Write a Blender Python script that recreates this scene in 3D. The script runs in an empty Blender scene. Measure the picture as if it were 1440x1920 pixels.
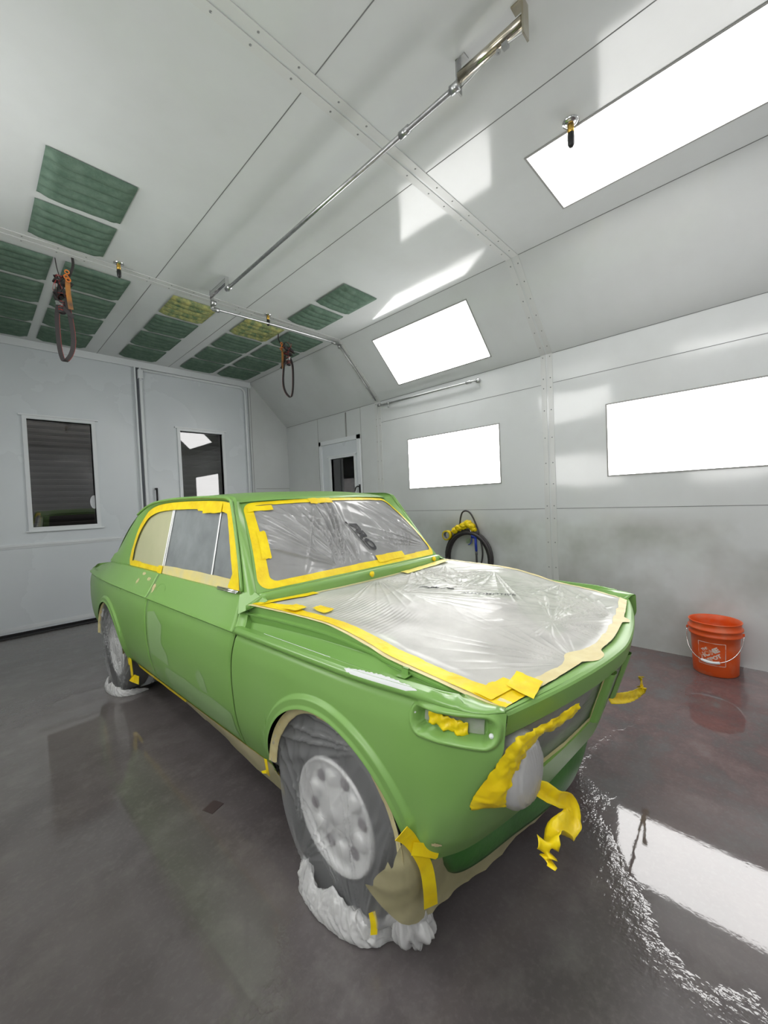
import bpy, bmesh, math, random
import numpy as np
from mathutils import Vector, Matrix
R_ = random.Random(7)
PI = math.pi
SC = bpy.context.scene
COL = SC.collection

# ------------------------------------------------------------------ measured camera and room
F_PX, YAW, PITCH, ROLL, CAM_H = 758.48, 0.7993, -0.0284, -0.0419, 1.3281
XR, XL, YB, YF = 3.893, -0.65, 6.037, -3.04
Z1, Z2, XC, XCL = 2.646, 3.293, 3.243, 0.0
PSI, X0, Y0 = 0.0262, 1.5331, 1.0659
CARM = Matrix.Translation((X0, Y0, 0)) @ Matrix.Rotation(PSI, 4, 'Z')

# ------------------------------------------------------------------ materials
def nt(name):
    m = bpy.data.materials.new(name); m.use_nodes = True
    t = m.node_tree; t.nodes.clear()
    return m, t
def N(t, kind, **kw):
    n = t.nodes.new(kind)
    for k, v in kw.items():
        if k.startswith('i_'):
            key = k[2:]
            key = int(key) if key.isdigit() else key.replace('_', ' ')
            n.inputs[key].default_value = v
        else: setattr(n, k, v)
    return n
def c4(c): return (c[0], c[1], c[2], 1.0)
def mat(name, col, rough=.5, metal=0., col2=None, nscale=3., nlo=.35, nhi=.65, rough2=None, bump=0., bscale=40.,
        spec=.5, coat=0., coatr=.1, alpha=None, detail=5., sheen=0.):
    m, t = nt(name)
    out = N(t, 'ShaderNodeOutputMaterial'); b = N(t, 'ShaderNodeBsdfPrincipled')
    b.inputs['Base Color'].default_value = c4(col); b.inputs['Roughness'].default_value = rough
    b.inputs['Metallic'].default_value = metal; b.inputs['Specular IOR Level'].default_value = spec
    b.inputs['Coat Weight'].default_value = coat; b.inputs['Coat Roughness'].default_value = coatr
    t.links.new(b.outputs[0], out.inputs[0])
    tc = N(t, 'ShaderNodeTexCoord')
    if col2 is not None or rough2 is not None:
        no = N(t, 'ShaderNodeTexNoise'); no.inputs['Scale'].default_value = nscale; no.inputs['Detail'].default_value = detail
        t.links.new(tc.outputs['Object'], no.inputs['Vector'])
        mr = N(t, 'ShaderNodeMapRange'); mr.inputs[1].default_value = nlo; mr.inputs[2].default_value = nhi
        t.links.new(no.outputs[0], mr.inputs[0])
        if col2 is not None:
            mx = N(t, 'ShaderNodeMix', data_type='RGBA'); mx.inputs[6].default_value = c4(col); mx.inputs[7].default_value = c4(col2)
            t.links.new(mr.outputs[0], mx.inputs[0]); t.links.new(mx.outputs[2], b.inputs['Base Color'])
        if rough2 is not None:
            m2 = N(t, 'ShaderNodeMapRange'); m2.inputs[3].default_value = rough; m2.inputs[4].default_value = rough2
            t.links.new(mr.outputs[0], m2.inputs[0]); t.links.new(m2.outputs[0], b.inputs['Roughness'])
    if bump:
        nb = N(t, 'ShaderNodeTexNoise'); nb.inputs['Scale'].default_value = bscale; nb.inputs['Detail'].default_value = 3
        t.links.new(tc.outputs['Object'], nb.inputs['Vector'])
        bp = N(t, 'ShaderNodeBump'); bp.inputs['Strength'].default_value = 1.0; bp.inputs['Distance'].default_value = bump
        t.links.new(nb.outputs[0], bp.inputs['Height']); t.links.new(bp.outputs[0], b.inputs['Normal'])
    return m
def film(name, col, trans, rough=.22, bump=0.0006, bscale=60., translucent=.35, stretch=None, gl=.5):
    """thin plastic masking film: part clear, part milky, glossy on top"""
    m, t = nt(name)
    out = N(t, 'ShaderNodeOutputMaterial')
    b = N(t, 'ShaderNodeBsdfPrincipled'); b.inputs['Base Color'].default_value = c4(col)
    b.inputs['Roughness'].default_value = rough; b.inputs['Specular IOR Level'].default_value = gl
    tl = N(t, 'ShaderNodeBsdfTranslucent'); tl.inputs[0].default_value = c4(col)
    m1 = N(t, 'ShaderNodeMixShader'); m1.inputs[0].default_value = translucent
    t.links.new(b.outputs[0], m1.inputs[1]); t.links.new(tl.outputs[0], m1.inputs[2])
    tr = N(t, 'ShaderNodeBsdfTransparent'); tr.inputs[0].default_value = (.97, .97, .97, 1)
    m2 = N(t, 'ShaderNodeMixShader')
    t.links.new(m1.outputs[0], m2.inputs[1]); t.links.new(tr.outputs[0], m2.inputs[2])
    tc = N(t, 'ShaderNodeTexCoord')
    no = N(t, 'ShaderNodeTexNoise'); no.inputs['Scale'].default_value = 7.; no.inputs['Detail'].default_value = 4
    t.links.new(tc.outputs['Object'], no.inputs['Vector'])
    mr = N(t, 'ShaderNodeMapRange'); mr.inputs[1].default_value = .3; mr.inputs[2].default_value = .7
    mr.inputs[3].default_value = trans - .1; mr.inputs[4].default_value = trans + .1
    t.links.new(no.outputs[0], mr.inputs[0]); t.links.new(mr.outputs[0], m2.inputs[0])
    nb = N(t, 'ShaderNodeTexNoise'); nb.inputs['Scale'].default_value = bscale; nb.inputs['Detail'].default_value = 3
    if stretch:
        mp = N(t, 'ShaderNodeMapping'); mp.inputs['Scale'].default_value = stretch
        t.links.new(tc.outputs['Object'], mp.inputs[0]); t.links.new(mp.outputs[0], nb.inputs['Vector'])
    else: t.links.new(tc.outputs['Object'], nb.inputs['Vector'])
    bp = N(t, 'ShaderNodeBump'); bp.inputs['Distance'].default_value = bump
    t.links.new(nb.outputs[0], bp.inputs['Height']); t.links.new(bp.outputs[0], b.inputs['Normal'])
    t.links.new(m2.outputs[0], out.inputs[0])
    return m
def emis(name, col, s):
    m, t = nt(name); out = N(t, 'ShaderNodeOutputMaterial'); e = N(t, 'ShaderNodeEmission')
    e.inputs[0].default_value = c4(col); e.inputs[1].default_value = s
    t.links.new(e.outputs[0], out.inputs[0]); return m

GREEN = mat('car_green_sealer', (.190, .375, .088), .29, col2=(.212, .392, .110), nscale=2.2, rough2=.38, spec=.5, bump=.00006, bscale=160)
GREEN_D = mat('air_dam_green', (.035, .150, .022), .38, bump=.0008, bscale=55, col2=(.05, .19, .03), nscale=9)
GREEN_IN = mat('ledge_green_gloss', (.175, .350, .085), .24, spec=.6, bump=.0001, bscale=90)
TAPE = mat('yellow_masking_tape', (.90, .70, .008), .38, col2=(.80, .57, .006), nscale=14, bump=.0032, bscale=24, spec=.4)
TAPE_D = mat('dark_yellow_tape', (.62, .47, .004), .45, bump=.0012, bscale=38, spec=.3)
TAN = mat('tan_masking_tape', (.66, .56, .28), .5, col2=(.74, .66, .36), nscale=18, bump=.001, bscale=45)
PAPER = mat('masking_paper', (.34, .31, .17), .6, col2=(.42, .38, .23), nscale=6, bump=.004, bscale=9)
F_BAY = film('bay_film', (.80, .79, .75), .31, .24, .0003, 70, translucent=.12)
F_WS = film('windscreen_film', (.48, .48, .48), .30, .16, .0002, 60, translucent=.15, gl=1.)
def wheel_film_mat():
    m, t = nt('wheel_film'); L = t.links.new
    out = N(t, 'ShaderNodeOutputMaterial'); b = N(t, 'ShaderNodeBsdfPrincipled'); b.inputs['Base Color'].default_value = (.72, .73, .74, 1); b.inputs['Roughness'].default_value = .15; b.inputs['Specular IOR Level'].default_value = 1.
    rf = N(t, 'ShaderNodeBsdfRefraction'); rf.inputs['Roughness'].default_value = .32; rf.inputs['IOR'].default_value = 1.02; rf.inputs[0].default_value = (.95, .95, .95, 1)
    tr = N(t, 'ShaderNodeBsdfTransparent')
    m1 = N(t, 'ShaderNodeMixShader'); m1.inputs[0].default_value = .55; L(rf.outputs[0], m1.inputs[1]); L(tr.outputs[0], m1.inputs[2])
    m2 = N(t, 'ShaderNodeMixShader'); m2.inputs[0].default_value = .22; L(m1.outputs[0], m2.inputs[1]); L(b.outputs[0], m2.inputs[2]); L(m2.outputs[0], out.inputs[0])
    return m
F_WHEEL = wheel_film_mat()
F_BUN = film('bunched_film', (.88, .88, .88), .40, .12, .006, 34, translucent=.1, gl=1., stretch=(1, 1, .4))
F_GRILLE = film('grille_film', (.55, .52, .52), .40, .22, .0008, 50)
F_LAMP = film('lamp_film', (.62, .62, .62), .25, .3, .0005, 60)
F_SIDE = film('side_film', (.55, .60, .61), .35, .3, .0004, 12)
F_QUARTER = mat('quarter_paper', (.44, .45, .27), .45, col2=(.48, .48, .30), nscale=4, bump=.003, bscale=6)
WHITE_LINE = mat('white_film_fold', (.85, .86, .85), .35)
INK = mat('black_print', (.02, .02, .025), .4)
INK2 = mat('grey_print', (.05, .05, .055), .4)
BLACK = mat('black_plastic', (.012, .012, .013), .4)
DARK = mat('dark_interior', (.03, .031, .033), .7)
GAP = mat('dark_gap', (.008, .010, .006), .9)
RUBBER = mat('tyre_rubber', (.022, .022, .024), .55, bump=.001, bscale=60)
ALU = mat('cast_alloy', (.80, .80, .80), .45, .25)
CHROME = mat('chrome', (.72, .72, .72), .16, 1.)
STEEL = mat('galvanised_steel', (.50, .51, .51), .3, .9, col2=(.40, .41, .41), nscale=30)
NICKEL = mat('tarnished_nickel', (.50, .45, .34), .22, 1., col2=(.62, .58, .50), nscale=12)
BRASS = mat('brass', (.60, .38, .08), .3, .9)
SANDED = mat('sanded_primer', (.62, .64, .64), .4, col2=(.55, .38, .24), nscale=11, nlo=.55, nhi=.7)
FILLER = mat('body_filler', (.60, .50, .28), .6, col2=(.42, .45, .20), nscale=40, nlo=.45, nhi=.6)
ENGINE = mat('engine_grey', (.20, .17, .19), .5, col2=(.32, .30, .32), nscale=8)
LENSW = mat('headlamp_glass', (.7, .7, .72), .1, spec=.8)
FRAME = mat('window_frame_paint', (.74, .765, .79), .28)
WALLB = mat('door_paint', (.70, .735, .77), .22, col2=(.64, .675, .71), nscale=.9, rough2=.34, bump=.0012, bscale=1.6)
SEAM = mat('panel_seam', (.16, .165, .165), .6)
STRIP = mat('joint_strip_paint', (.60, .61, .605), .2, bump=.0015, bscale=5)
RIVET = mat('rivet_head', (.25, .26, .26), .35, .6)
CAULK = mat('grey_caulk', (.30, .30, .29), .6)
WEB = mat('black_webbing', (.030, .026, .027), .75, bump=.001, bscale=120)
WEBR = mat('red_edge_webbing', (.36, .04, .035), .7)
ORANGE_S = mat('orange_webbing', (.42, .17, .03), .6, col2=(.12, .07, .04), nscale=12)
ORANGE_H = mat('orange_steel', (.70, .20, .03), .45)
BUCKET = mat('orange_bucket_plastic', (.74, .095, .012), .38, col2=(.70, .17, .08), nscale=9, nlo=.5, nhi=.72, bump=.0005, bscale=20)
STENCIL = mat('white_print', (.72, .62, .56), .5, col2=(.72, .22, .10), nscale=22, nlo=.5, nhi=.62)
BLUE = mat('blue_plastic', (.02, .05, .42), .35)
HOSE = mat('black_rubber_hose', (.03, .026, .028), .5)
STICKER = mat('white_sticker', (.8, .82, .85), .4)
ROLLUP = mat('shop_slats', (.055, .050, .048), .5, col2=(.085, .078, .072), nscale=2)
SHOPF = mat('shop_floor', (.05, .05, .05), .6)

def wall_mat():
    m, t = nt('booth_wall_paint')
    out = N(t, 'ShaderNodeOutputMaterial'); b = N(t, 'ShaderNodeBsdfPrincipled')
    tc = N(t, 'ShaderNodeTexCoord')
    n1 = N(t, 'ShaderNodeTexNoise'); n1.inputs['Scale'].default_value = 1.1; n1.inputs['Detail'].default_value = 5; n1.inputs['Roughness'].default_value = .6
    t.links.new(tc.outputs['Object'], n1.inputs['Vector'])
    cr = N(t, 'ShaderNodeMapRange'); cr.inputs[1].default_value = .42; cr.inputs[2].default_value = .72
    t.links.new(n1.outputs[0], cr.inputs[0])
    mx = N(t, 'ShaderNodeMix', data_type='RGBA'); mx.inputs[6].default_value = c4((.63, .65, .655)); mx.inputs[7].default_value = c4((.575, .59, .59))
    t.links.new(cr.outputs[0], mx.inputs[0])
    # overspray dust sits on the lower band of the walls in cloudy patches
    sp = N(t, 'ShaderNodeSeparateXYZ'); t.links.new(tc.outputs['Object'], sp.inputs[0])
    n3 = N(t, 'ShaderNodeTexNoise'); n3.inputs['Scale'].default_value = 1.7; n3.inputs['Detail'].default_value = 4
    t.links.new(tc.outputs['Object'], n3.inputs['Vector'])
    r3 = N(t, 'ShaderNodeMapRange'); r3.inputs[1].default_value = .45; r3.inputs[2].default_value = .75
    t.links.new(n3.outputs[0], r3.inputs[0])
    up = N(t, 'ShaderNodeMapRange'); up.inputs[1].default_value = 1.16; up.inputs[2].default_value = 1.0
    t.links.new(sp.outputs[2], up.inputs[0])
    mu = N(t, 'ShaderNodeMath', operation='MULTIPLY'); t.links.new(r3.outputs[0], mu.inputs[0]); t.links.new(up.outputs[0], mu.inputs[1])
    m3 = N(t, 'ShaderNodeMix', data_type='RGBA'); m3.inputs[7].default_value = c4((.36, .36, .335))
    t.links.new(mu.outputs[0], m3.inputs[0]); t.links.new(mx.outputs[2], m3.inputs[6])
    t.links.new(m3.outputs[2], b.inputs['Base Color'])
    rr = N(t, 'ShaderNodeMapRange'); rr.inputs[3].default_value = .07; rr.inputs[4].default_value = .15
    t.links.new(cr.outputs[0], rr.inputs[0]); t.links.new(rr.outputs[0], b.inputs['Roughness'])
    n2 = N(t, 'ShaderNodeTexNoise'); n2.inputs['Scale'].default_value = 1.3; n2.inputs['Detail'].default_value = 1
    t.links.new(tc.outputs['Object'], n2.inputs['Vector'])
    bp = N(t, 'ShaderNodeBump'); bp.inputs['Distance'].default_value = .006
    t.links.new(n2.outputs[0], bp.inputs['Height']); t.links.new(bp.outputs[0], b.inputs['Normal'])
    t.links.new(b.outputs[0], out.inputs[0]); return m
WALL = wall_mat()

def filt_mat(name, a, bcol):
    m, t = nt(name)
    out = N(t, 'ShaderNodeOutputMaterial'); b = N(t, 'ShaderNodeBsdfPrincipled'); b.inputs['Roughness'].default_value = .95
    b.inputs['Specular IOR Level'].default_value = .1
    tc = N(t, 'ShaderNodeTexCoord'); n1 = N(t, 'ShaderNodeTexNoise'); n1.inputs['Scale'].default_value = 14; n1.inputs['Detail'].default_value = 8
    n1.inputs['Roughness'].default_value = .7
    t.links.new(tc.outputs['Object'], n1.inputs['Vector'])
    mr = N(t, 'ShaderNodeMapRange'); mr.inputs[1].default_value = .38; mr.inputs[2].default_value = .66
    t.links.new(n1.outputs[0], mr.inputs[0])
    mx = N(t, 'ShaderNodeMix', data_type='RGBA'); mx.inputs[6].default_value = c4(a); mx.inputs[7].default_value = c4(bcol)
    t.links.new(mr.outputs[0], mx.inputs[0]); t.links.new(mx.outputs[2], b.inputs['Base Color'])
    bp = N(t, 'ShaderNodeBump'); bp.inputs['Distance'].default_value = .004; t.links.new(n1.outputs[0], bp.inputs['Height']); t.links.new(bp.outputs[0], b.inputs['Normal'])
    t.links.new(b.outputs[0], out.inputs[0]); return m
FILT = filt_mat('green_filter_fibre', (.095, .150, .115), (.145, .210, .165))
FILTY = filt_mat('stained_filter_fibre', (.12, .19, .11), (.50, .46, .18))

def floor_mat():
    m, t = nt('sealed_concrete_floor')
    L = t.links.new
    out = N(t, 'ShaderNodeOutputMaterial'); b = N(t, 'ShaderNodeBsdfPrincipled')
    tc = N(t, 'ShaderNodeTexCoord')
    def noise(s, d=5, r=.55, vec=None):
        n = N(t, 'ShaderNodeTexNoise'); n.inputs['Scale'].default_value = s; n.inputs['Detail'].default_value = d; n.inputs['Roughness'].default_value = r
        L((vec or tc.outputs['Object']), n.inputs['Vector']); return n
    def mrange(src, a, bb, c=0., d=1.):
        n = N(t, 'ShaderNodeMapRange'); n.inputs[1].default_value = a; n.inputs[2].default_value = bb; n.inputs[3].default_value = c; n.inputs[4].default_value = d
        L(src, n.inputs[0]); return n.outputs[0]
    def math_(op, a, bb):
        n = N(t, 'ShaderNodeMath', operation=op)
        for i, v in enumerate((a, bb)):
            if isinstance(v, (int, float)): n.inputs[i].default_value = v
            else: L(v, n.inputs[i])
        return n.outputs[0]
    def mix(f, a, bb):
        n = N(t, 'ShaderNodeMix', data_type='RGBA'); L(f, n.inputs[0])
        for i, v in ((6, a), (7, bb)):
            if isinstance(v, tuple): n.inputs[i].default_value = c4(v)
            else: L(v, n.inputs[i])
        return n.outputs[2]
    sep = N(t, 'ShaderNodeSeparateXYZ'); L(tc.outputs['Object'], sep.inputs[0])
    big = noise(.9, 5, .6); mid = noise(5, 6, .65); fine = noise(60, 3, .6)
    col = mix(mrange(big.outputs[0], .4, .62), (.092, .080, .082), (.150, .134, .136))
    # reddish brown stain grows towards the right-hand side of the bay
    red = math_('MULTIPLY', mrange(sep.outputs[0], 1.2, 2.6), mrange(mid.outputs[0], .38, .62))
    col = mix(math_('MULTIPLY', red, .9), col, (.135, .070, .072))
    grey = math_('MULTIPLY', mrange(sep.outputs[1], 1.6, 4.2), mrange(mid.outputs[0], .25, .75, .5, 1.))
    col = mix(math_('MULTIPLY', grey, .8), col, (.185, .168, .160))
    col = mix(mrange(mid.outputs[0], .52, .75, 0, .5), col, (.21, .195, .185))
    col = mix(mrange(fine.outputs[0], .5, .8, 0, .25), col, (.21, .195, .185))
    L(col, b.inputs['Base Color'])
    # wet areas: smooth and glossy, islands with ragged borders
    wetn = noise(1.25, 7, .62)
    def blob(cx, cy, rx, ry):
        dx = math_('DIVIDE', math_('SUBTRACT', sep.outputs[0], cx), rx); dy = math_('DIVIDE', math_('SUBTRACT', sep.outputs[1], cy), ry)
        return mrange(math_('ADD', math_('MULTIPLY', dx, dx), math_('MULTIPLY', dy, dy)), 1.6, .2)
    w1 = blob(2.1, .15, .75, .55); w2 = blob(.55, 2.5, 1.0, 1.3); w3 = blob(2.9, .1, 1.2, .35); w4 = blob(.5, 1.6, .5, .6)
    ws = math_('MAXIMUM', math_('MAXIMUM', w1, w2), math_('MAXIMUM', w3, w4))
    wet = mrange(math_('ADD', math_('MULTIPLY', ws, .55), wetn.outputs[0]),   .62, .80)
    L(mrange(wet, 0, 1, .21, .04), b.inputs['Roughness'])
    b.inputs['Specular IOR Level'].default_value = .8
    # ripples: strong where half wet, fine film where wet, dull pebble elsewhere
    mp = N(t, 'ShaderNodeMapping'); mp.inputs['Rotation'].default_value = (0, 0, .5); mp.inputs['Scale'].default_value = (26, 70, 1)
    L(tc.outputs['Object'], mp.inputs[0])
    rip = noise(1., 2, .5, mp.outputs[0])
    mp2 = N(t, 'ShaderNodeMapping'); mp2.inputs['Rotation'].default_value = (0, 0, -.9); mp2.inputs['Scale'].default_value = (60, 32, 1)
    L(tc.outputs['Object'], mp2.inputs[0])
    rip2 = noise(1., 2, .5, mp2.outputs[0])
    half = math_('MULTIPLY', mrange(wet, 0, .5), mrange(wet, 1., .72))
    h = math_('ADD', math_('MULTIPLY', math_('ADD', rip.outputs[0], rip2.outputs[0]), math_('ADD', math_('ADD', math_('MULTIPLY', half, .0016), .00045), math_('MULTIPLY', blob(.42, 2.0, .75, .75), .0016))),
              math_('MULTIPLY', fine.outputs[0], .0004))
    h = math_('MULTIPLY', h, mrange(wet, .72, 1., 1., .12))
    bp = N(t, 'ShaderNodeBump'); bp.inputs['Distance'].default_value = 1.; L(h, bp.inputs['Height']); L(bp.outputs[0], b.inputs['Normal'])
    L(b.outputs[0], out.inputs[0]); return m
FLOOR = floor_mat()
def glass_mat():
    m, t = nt('window_glass')
    out = N(t, 'ShaderNodeOutputMaterial'); g = N(t, 'ShaderNodeBsdfGlossy'); g.inputs['Roughness'].default_value = .02
    tr = N(t, 'ShaderNodeBsdfTransparent'); tr.inputs[0].default_value = (.55, .55, .56, 1)
    fr = N(t, 'ShaderNodeFresnel'); fr.inputs[0].default_value = 1.6
    mr = N(t, 'ShaderNodeMath', operation='MULTIPLY'); mr.inputs[1].default_value = 1.9; t.links.new(fr.outputs[0], mr.inputs[0])
    mx = N(t, 'ShaderNodeMixShader'); t.links.new(mr.outputs[0], mx.inputs[0]); t.links.new(tr.outputs[0], mx.inputs[1]); t.links.new(g.outputs[0], mx.inputs[2])
    t.links.new(mx.outputs[0], out.inputs[0]); return m
GLASS = glass_mat()
PANEL = emis('light_panel_glow', (1., .99, .975), 7.7)

# ------------------------------------------------------------------ mesh helpers
def mk(name, V, F, m, parent=None, smooth=True, solid=0., off=-1.):
    me = bpy.data.meshes.new(name)
    V = np.asarray(V, float)
    me.from_pydata([tuple(v) for v in V], [], [tuple(int(i) for i in f) for f in F])
    me.update()
    if smooth: me.polygons.foreach_set('use_smooth', [True] * len(me.polygons))
    mats = m if isinstance(m, (list, tuple)) else [m]
    for q in mats: me.materials.append(q)
    o = bpy.data.objects.new(name, me); COL.objects.link(o)
    if parent is not None: o.parent = parent
    if solid:
        s = o.modifiers.new('thickness', 'SOLIDIFY'); s.thickness = solid; s.offset = off
    return o
def crisp(o, deg=26):
    bm = bmesh.new(); bm.from_mesh(o.data); a = math.radians(deg)
    for e_ in bm.edges:
        if len(e_.link_faces) == 2 and e_.calc_face_angle(0) > a: e_.smooth = False
    bm.to_mesh(o.data); bm.free(); return o
def tag(o, label, cat, group=None):
    o['label'] = label; o['category'] = cat
    if group: o['group'] = group
    return o
def struct(o, label=None):
    o['kind'] = 'structure'
    if label: o['label'] = label
    return o
def thing(name, label, cat, loc=(0, 0, 0), rz=0., group=None):
    o = bpy.data.objects.new(name, None); COL.objects.link(o); o.empty_display_size = .1
    o.location = loc; o.rotation_euler = (0, 0, rz); return tag(o, label, cat, group)
def cthing(name, label, cat, base, group=None):
    """a thing placed in the car's own axes; returns (root, base)"""
    p = CARM @ Vector(base)
    return thing(name, label, cat, p, PSI, group)
class MB:
    def __init__(s): s.V = []; s.F = []
    def add(s, V, F):
        n = len(s.V); s.V += [tuple(map(float, v)) for v in V]; s.F += [tuple(int(i) + n for i in f) for f in F]; return s
    def box(s, a, b):
        x0, y0, z0 = a; x1, y1, z1 = b
        return s.add([(x0,y0,z0),(x1,y0,z0),(x1,y1,z0),(x0,y1,z0),(x0,y0,z1),(x1,y0,z1),(x1,y1,z1),(x0,y1,z1)],
                     [(0,3,2,1),(4,5,6,7),(0,1,5,4),(1,2,6,5),(2,3,7,6),(3,0,4,7)])
    def quad(s, *p): return s.add(p, [tuple(range(len(p)))])
    def tube(s, path, r, n=10, cap=True, flat=None):
        P = np.asarray(path, float); m = len(P)
        rr = np.full(m, r) if np.isscalar(r) else np.asarray(r, float)
        T = np.gradient(P, axis=0); T /= np.maximum(np.linalg.norm(T, axis=1, keepdims=True), 1e-9)
        up = np.array([0, 0, 1.]) if abs(T[0][2]) < .9 else np.array([1., 0, 0])
        n1 = np.cross(T[0], up); n1 /= np.linalg.norm(n1); V = []
        for i in range(m):
            n1 = n1 - T[i] * (n1 @ T[i]); n1 /= np.linalg.norm(n1); n2 = np.cross(T[i], n1)
            for k in range(n):
                a = 2 * PI * k / n; V.append(P[i] + rr[i] * (math.cos(a) * n1 + math.sin(a) * n2))
        F = [(i*n+k, i*n+(k+1) % n, (i+1)*n+(k+1) % n, (i+1)*n+k) for i in range(m-1) for k in range(n)]
        if cap: F += [tuple(range(n-1, -1, -1)), tuple((m-1)*n+k for k in range(n))]
        return s.add(V, F)
    def lathe(s, prof, c=(0, 0, 0), n=32, axis='z', close=False):
        """prof: (radius, height) pairs"""
        V = []; m = len(prof)
        for (r, h) in prof:
            for k in range(n):
                a = 2 * PI * k / n; p = (r*math.cos(a), r*math.sin(a), h)
                if axis == 'x': p = (h, p[0], p[1])
                if axis == 'y': p = (p[0], h, p[1])
                V.append((p[0]+c[0], p[1]+c[1], p[2]+c[2]))
        F = [(i*n+k, i*n+(k+1) % n, (i+1)*n+(k+1) % n, (i+1)*n+k) for i in range(m-1) for k in range(n)]
        if close: F += [((m-1)*n+k, (m-1)*n+(k+1) % n, (k+1) % n, k) for k in range(n)]
        return s.add(V, F)
    def obj(s, name, m, parent=None, smooth=False, base=(0, 0, 0), **kw):
        V = np.asarray(s.V, float) - np.asarray(base, float)
        return mk(name, V, s.F, m, parent, smooth, **kw)
def catmull(P, n=8, closed=False):
    P = np.asarray(P, float); m = len(P); out = []
    rng = range(m) if closed else range(m-1)
    for i in rng:
        if closed: p0, p1, p2, p3 = P[(i-1) % m], P[i], P[(i+1) % m], P[(i+2) % m]
        else: p0, p1, p2, p3 = P[max(i-1, 0)], P[i], P[i+1], P[min(i+2, m-1)]
        for k in range(n):
            t = k / n
            out.append(.5*((2*p1)+(-p0+p2)*t+(2*p0-5*p1+4*p2-p3)*t*t+(-p0+3*p1-3*p2+p3)*t**3))
    if not closed: out.append(P[-1])
    return np.array(out)
def pch(xs, ys):
    """monotone cubic interpolator"""
    xs = np.asarray(xs, float); ys = np.asarray(ys, float)
    h = np.diff(xs); d = np.diff(ys)/h; m = np.zeros(len(xs)); m[0] = d[0]; m[-1] = d[-1]
    for i in range(1, len(xs)-1):
        if d[i-1]*d[i] > 0:
            w1, w2 = 2*h[i]+h[i-1], h[i]+2*h[i-1]; m[i] = (w1+w2)/(w1/d[i-1]+w2/d[i])
    def f(x):
        x = np.clip(x, xs[0], xs[-1]); i = np.clip(np.searchsorted(xs, x)-1, 0, len(xs)-2)
        t = (x-xs[i])/h[i]
        return (ys[i]*(1+2*t)*(1-t)**2+h[i]*m[i]*t*(1-t)**2+ys[i+1]*t*t*(3-2*t)+h[i]*m[i+1]*t*t*(t-1))
    return f
def gridF(nu, nv, keep=None):
    """indices i*nv+j, faces optionally filtered"""
    F = []
    for i in range(nu-1):
        for j in range(nv-1):
            if keep is None or keep(i, j): F.append((i*nv+j, (i+1)*nv+j, (i+1)*nv+j+1, i*nv+j+1))
    return F
def normals(P):
    du = np.gradient(P, axis=0); dv = np.gradient(P, axis=1); n = np.cross(du, dv)
    return n/np.maximum(np.linalg.norm(n, axis=2, keepdims=True), 1e-9)
def sm(x): x = np.clip(x, 0, 1); return x*x*(3-2*x)
def hsh(i, j, s=0): 
    v = np.sin(i*127.1+j*311.7+s*74.7)*43758.5453; return v-np.floor(v)
def vn(x, y, s=0):
    xi, yi = np.floor(x), np.floor(y); fx, fy = sm(x-xi), sm(y-yi)
    return ((hsh(xi, yi, s)*(1-fx)+hsh(xi+1, yi, s)*fx)*(1-fy)+(hsh(xi, yi+1, s)*(1-fx)+hsh(xi+1, yi+1, s)*fx)*fy)
def fbm(x, y, s=0, o=4):
    a = 0; w = .5
    for k in range(o): a = a+w*vn(x*2**k, y*2**k, s+k*13); w *= .5
    return a
def pinch(X, Y, px, py, Rr, n, s, a0=-PI, a1=PI):
    """creases radiating from a pulled point"""
    dx, dy = X-px, Y-py; r = np.hypot(dx, dy); a = np.arctan2(dy, dx)
    am = (a0+a1)/2; hw = (a1-a0)/2
    da = np.arctan2(np.sin(a-am), np.cos(a-am))
    win = sm((hw-np.abs(da))/(.25*hw+1e-6)) if hw < 3. else 1.
    k = da*n/ (2*PI)*2 + 1.3*vn(da*n*.35+s, s+0*da, s)
    f = k-np.floor(k); ridge = (1-np.abs(2*f-1))**2.8
    amp = .25+1.1*vn(np.floor(k)+.5+0*k, s+0*k, s+5)
    t = r/Rr
    return ridge*amp*win*t*np.exp(1-1.6*t)*sm(r/.012)
def folds(X, Y, ang, wl, s, j=.6):
    """parallel soft creases"""
    c, si = math.cos(ang), math.sin(ang); u = X*c+Y*si; v = -X*si+Y*c
    k = v/wl+j*vn(u*3, v*9, s)*2; f = k-np.floor(k)
    return (1-np.abs(2*f-1))**2*(.3+vn(np.floor(k)+.5, u*2.5, s+3))
def mirror(V): V = np.array(V, float).copy(); V[..., 0] *= -1; return V

def text_mesh(s, size, shear=0., bold=0.004):
    cu = bpy.data.curves.new('lettering', 'FONT'); cu.body = s; cu.size = size; cu.shear = shear; cu.offset = bold*size/.05*.1
    cu.resolution_u = 3
    o = bpy.data.objects.new('lettering', cu); COL.objects.link(o)
    dg = bpy.context.evaluated_depsgraph_get(); me = bpy.data.meshes.new_from_object(o.evaluated_get(dg))
    bm = bmesh.new(); bm.from_mesh(me)
    bmesh.ops.triangulate(bm, faces=bm.faces)
    for _ in range(2):
        long = [e for e in bm.edges if e.calc_length() > size*.18]
        if long: bmesh.ops.subdivide_edges(bm, edges=long, cuts=1)
        bmesh.ops.triangulate(bm, faces=bm.faces)
    V = np.array([tuple(v.co) for v in bm.verts]); F = [tuple(v.index for v in f.verts) for f in bm.faces]
    bm.free(); bpy.data.meshes.remove(me); bpy.data.objects.remove(o); bpy.data.curves.remove(cu)
    return V, F

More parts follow.
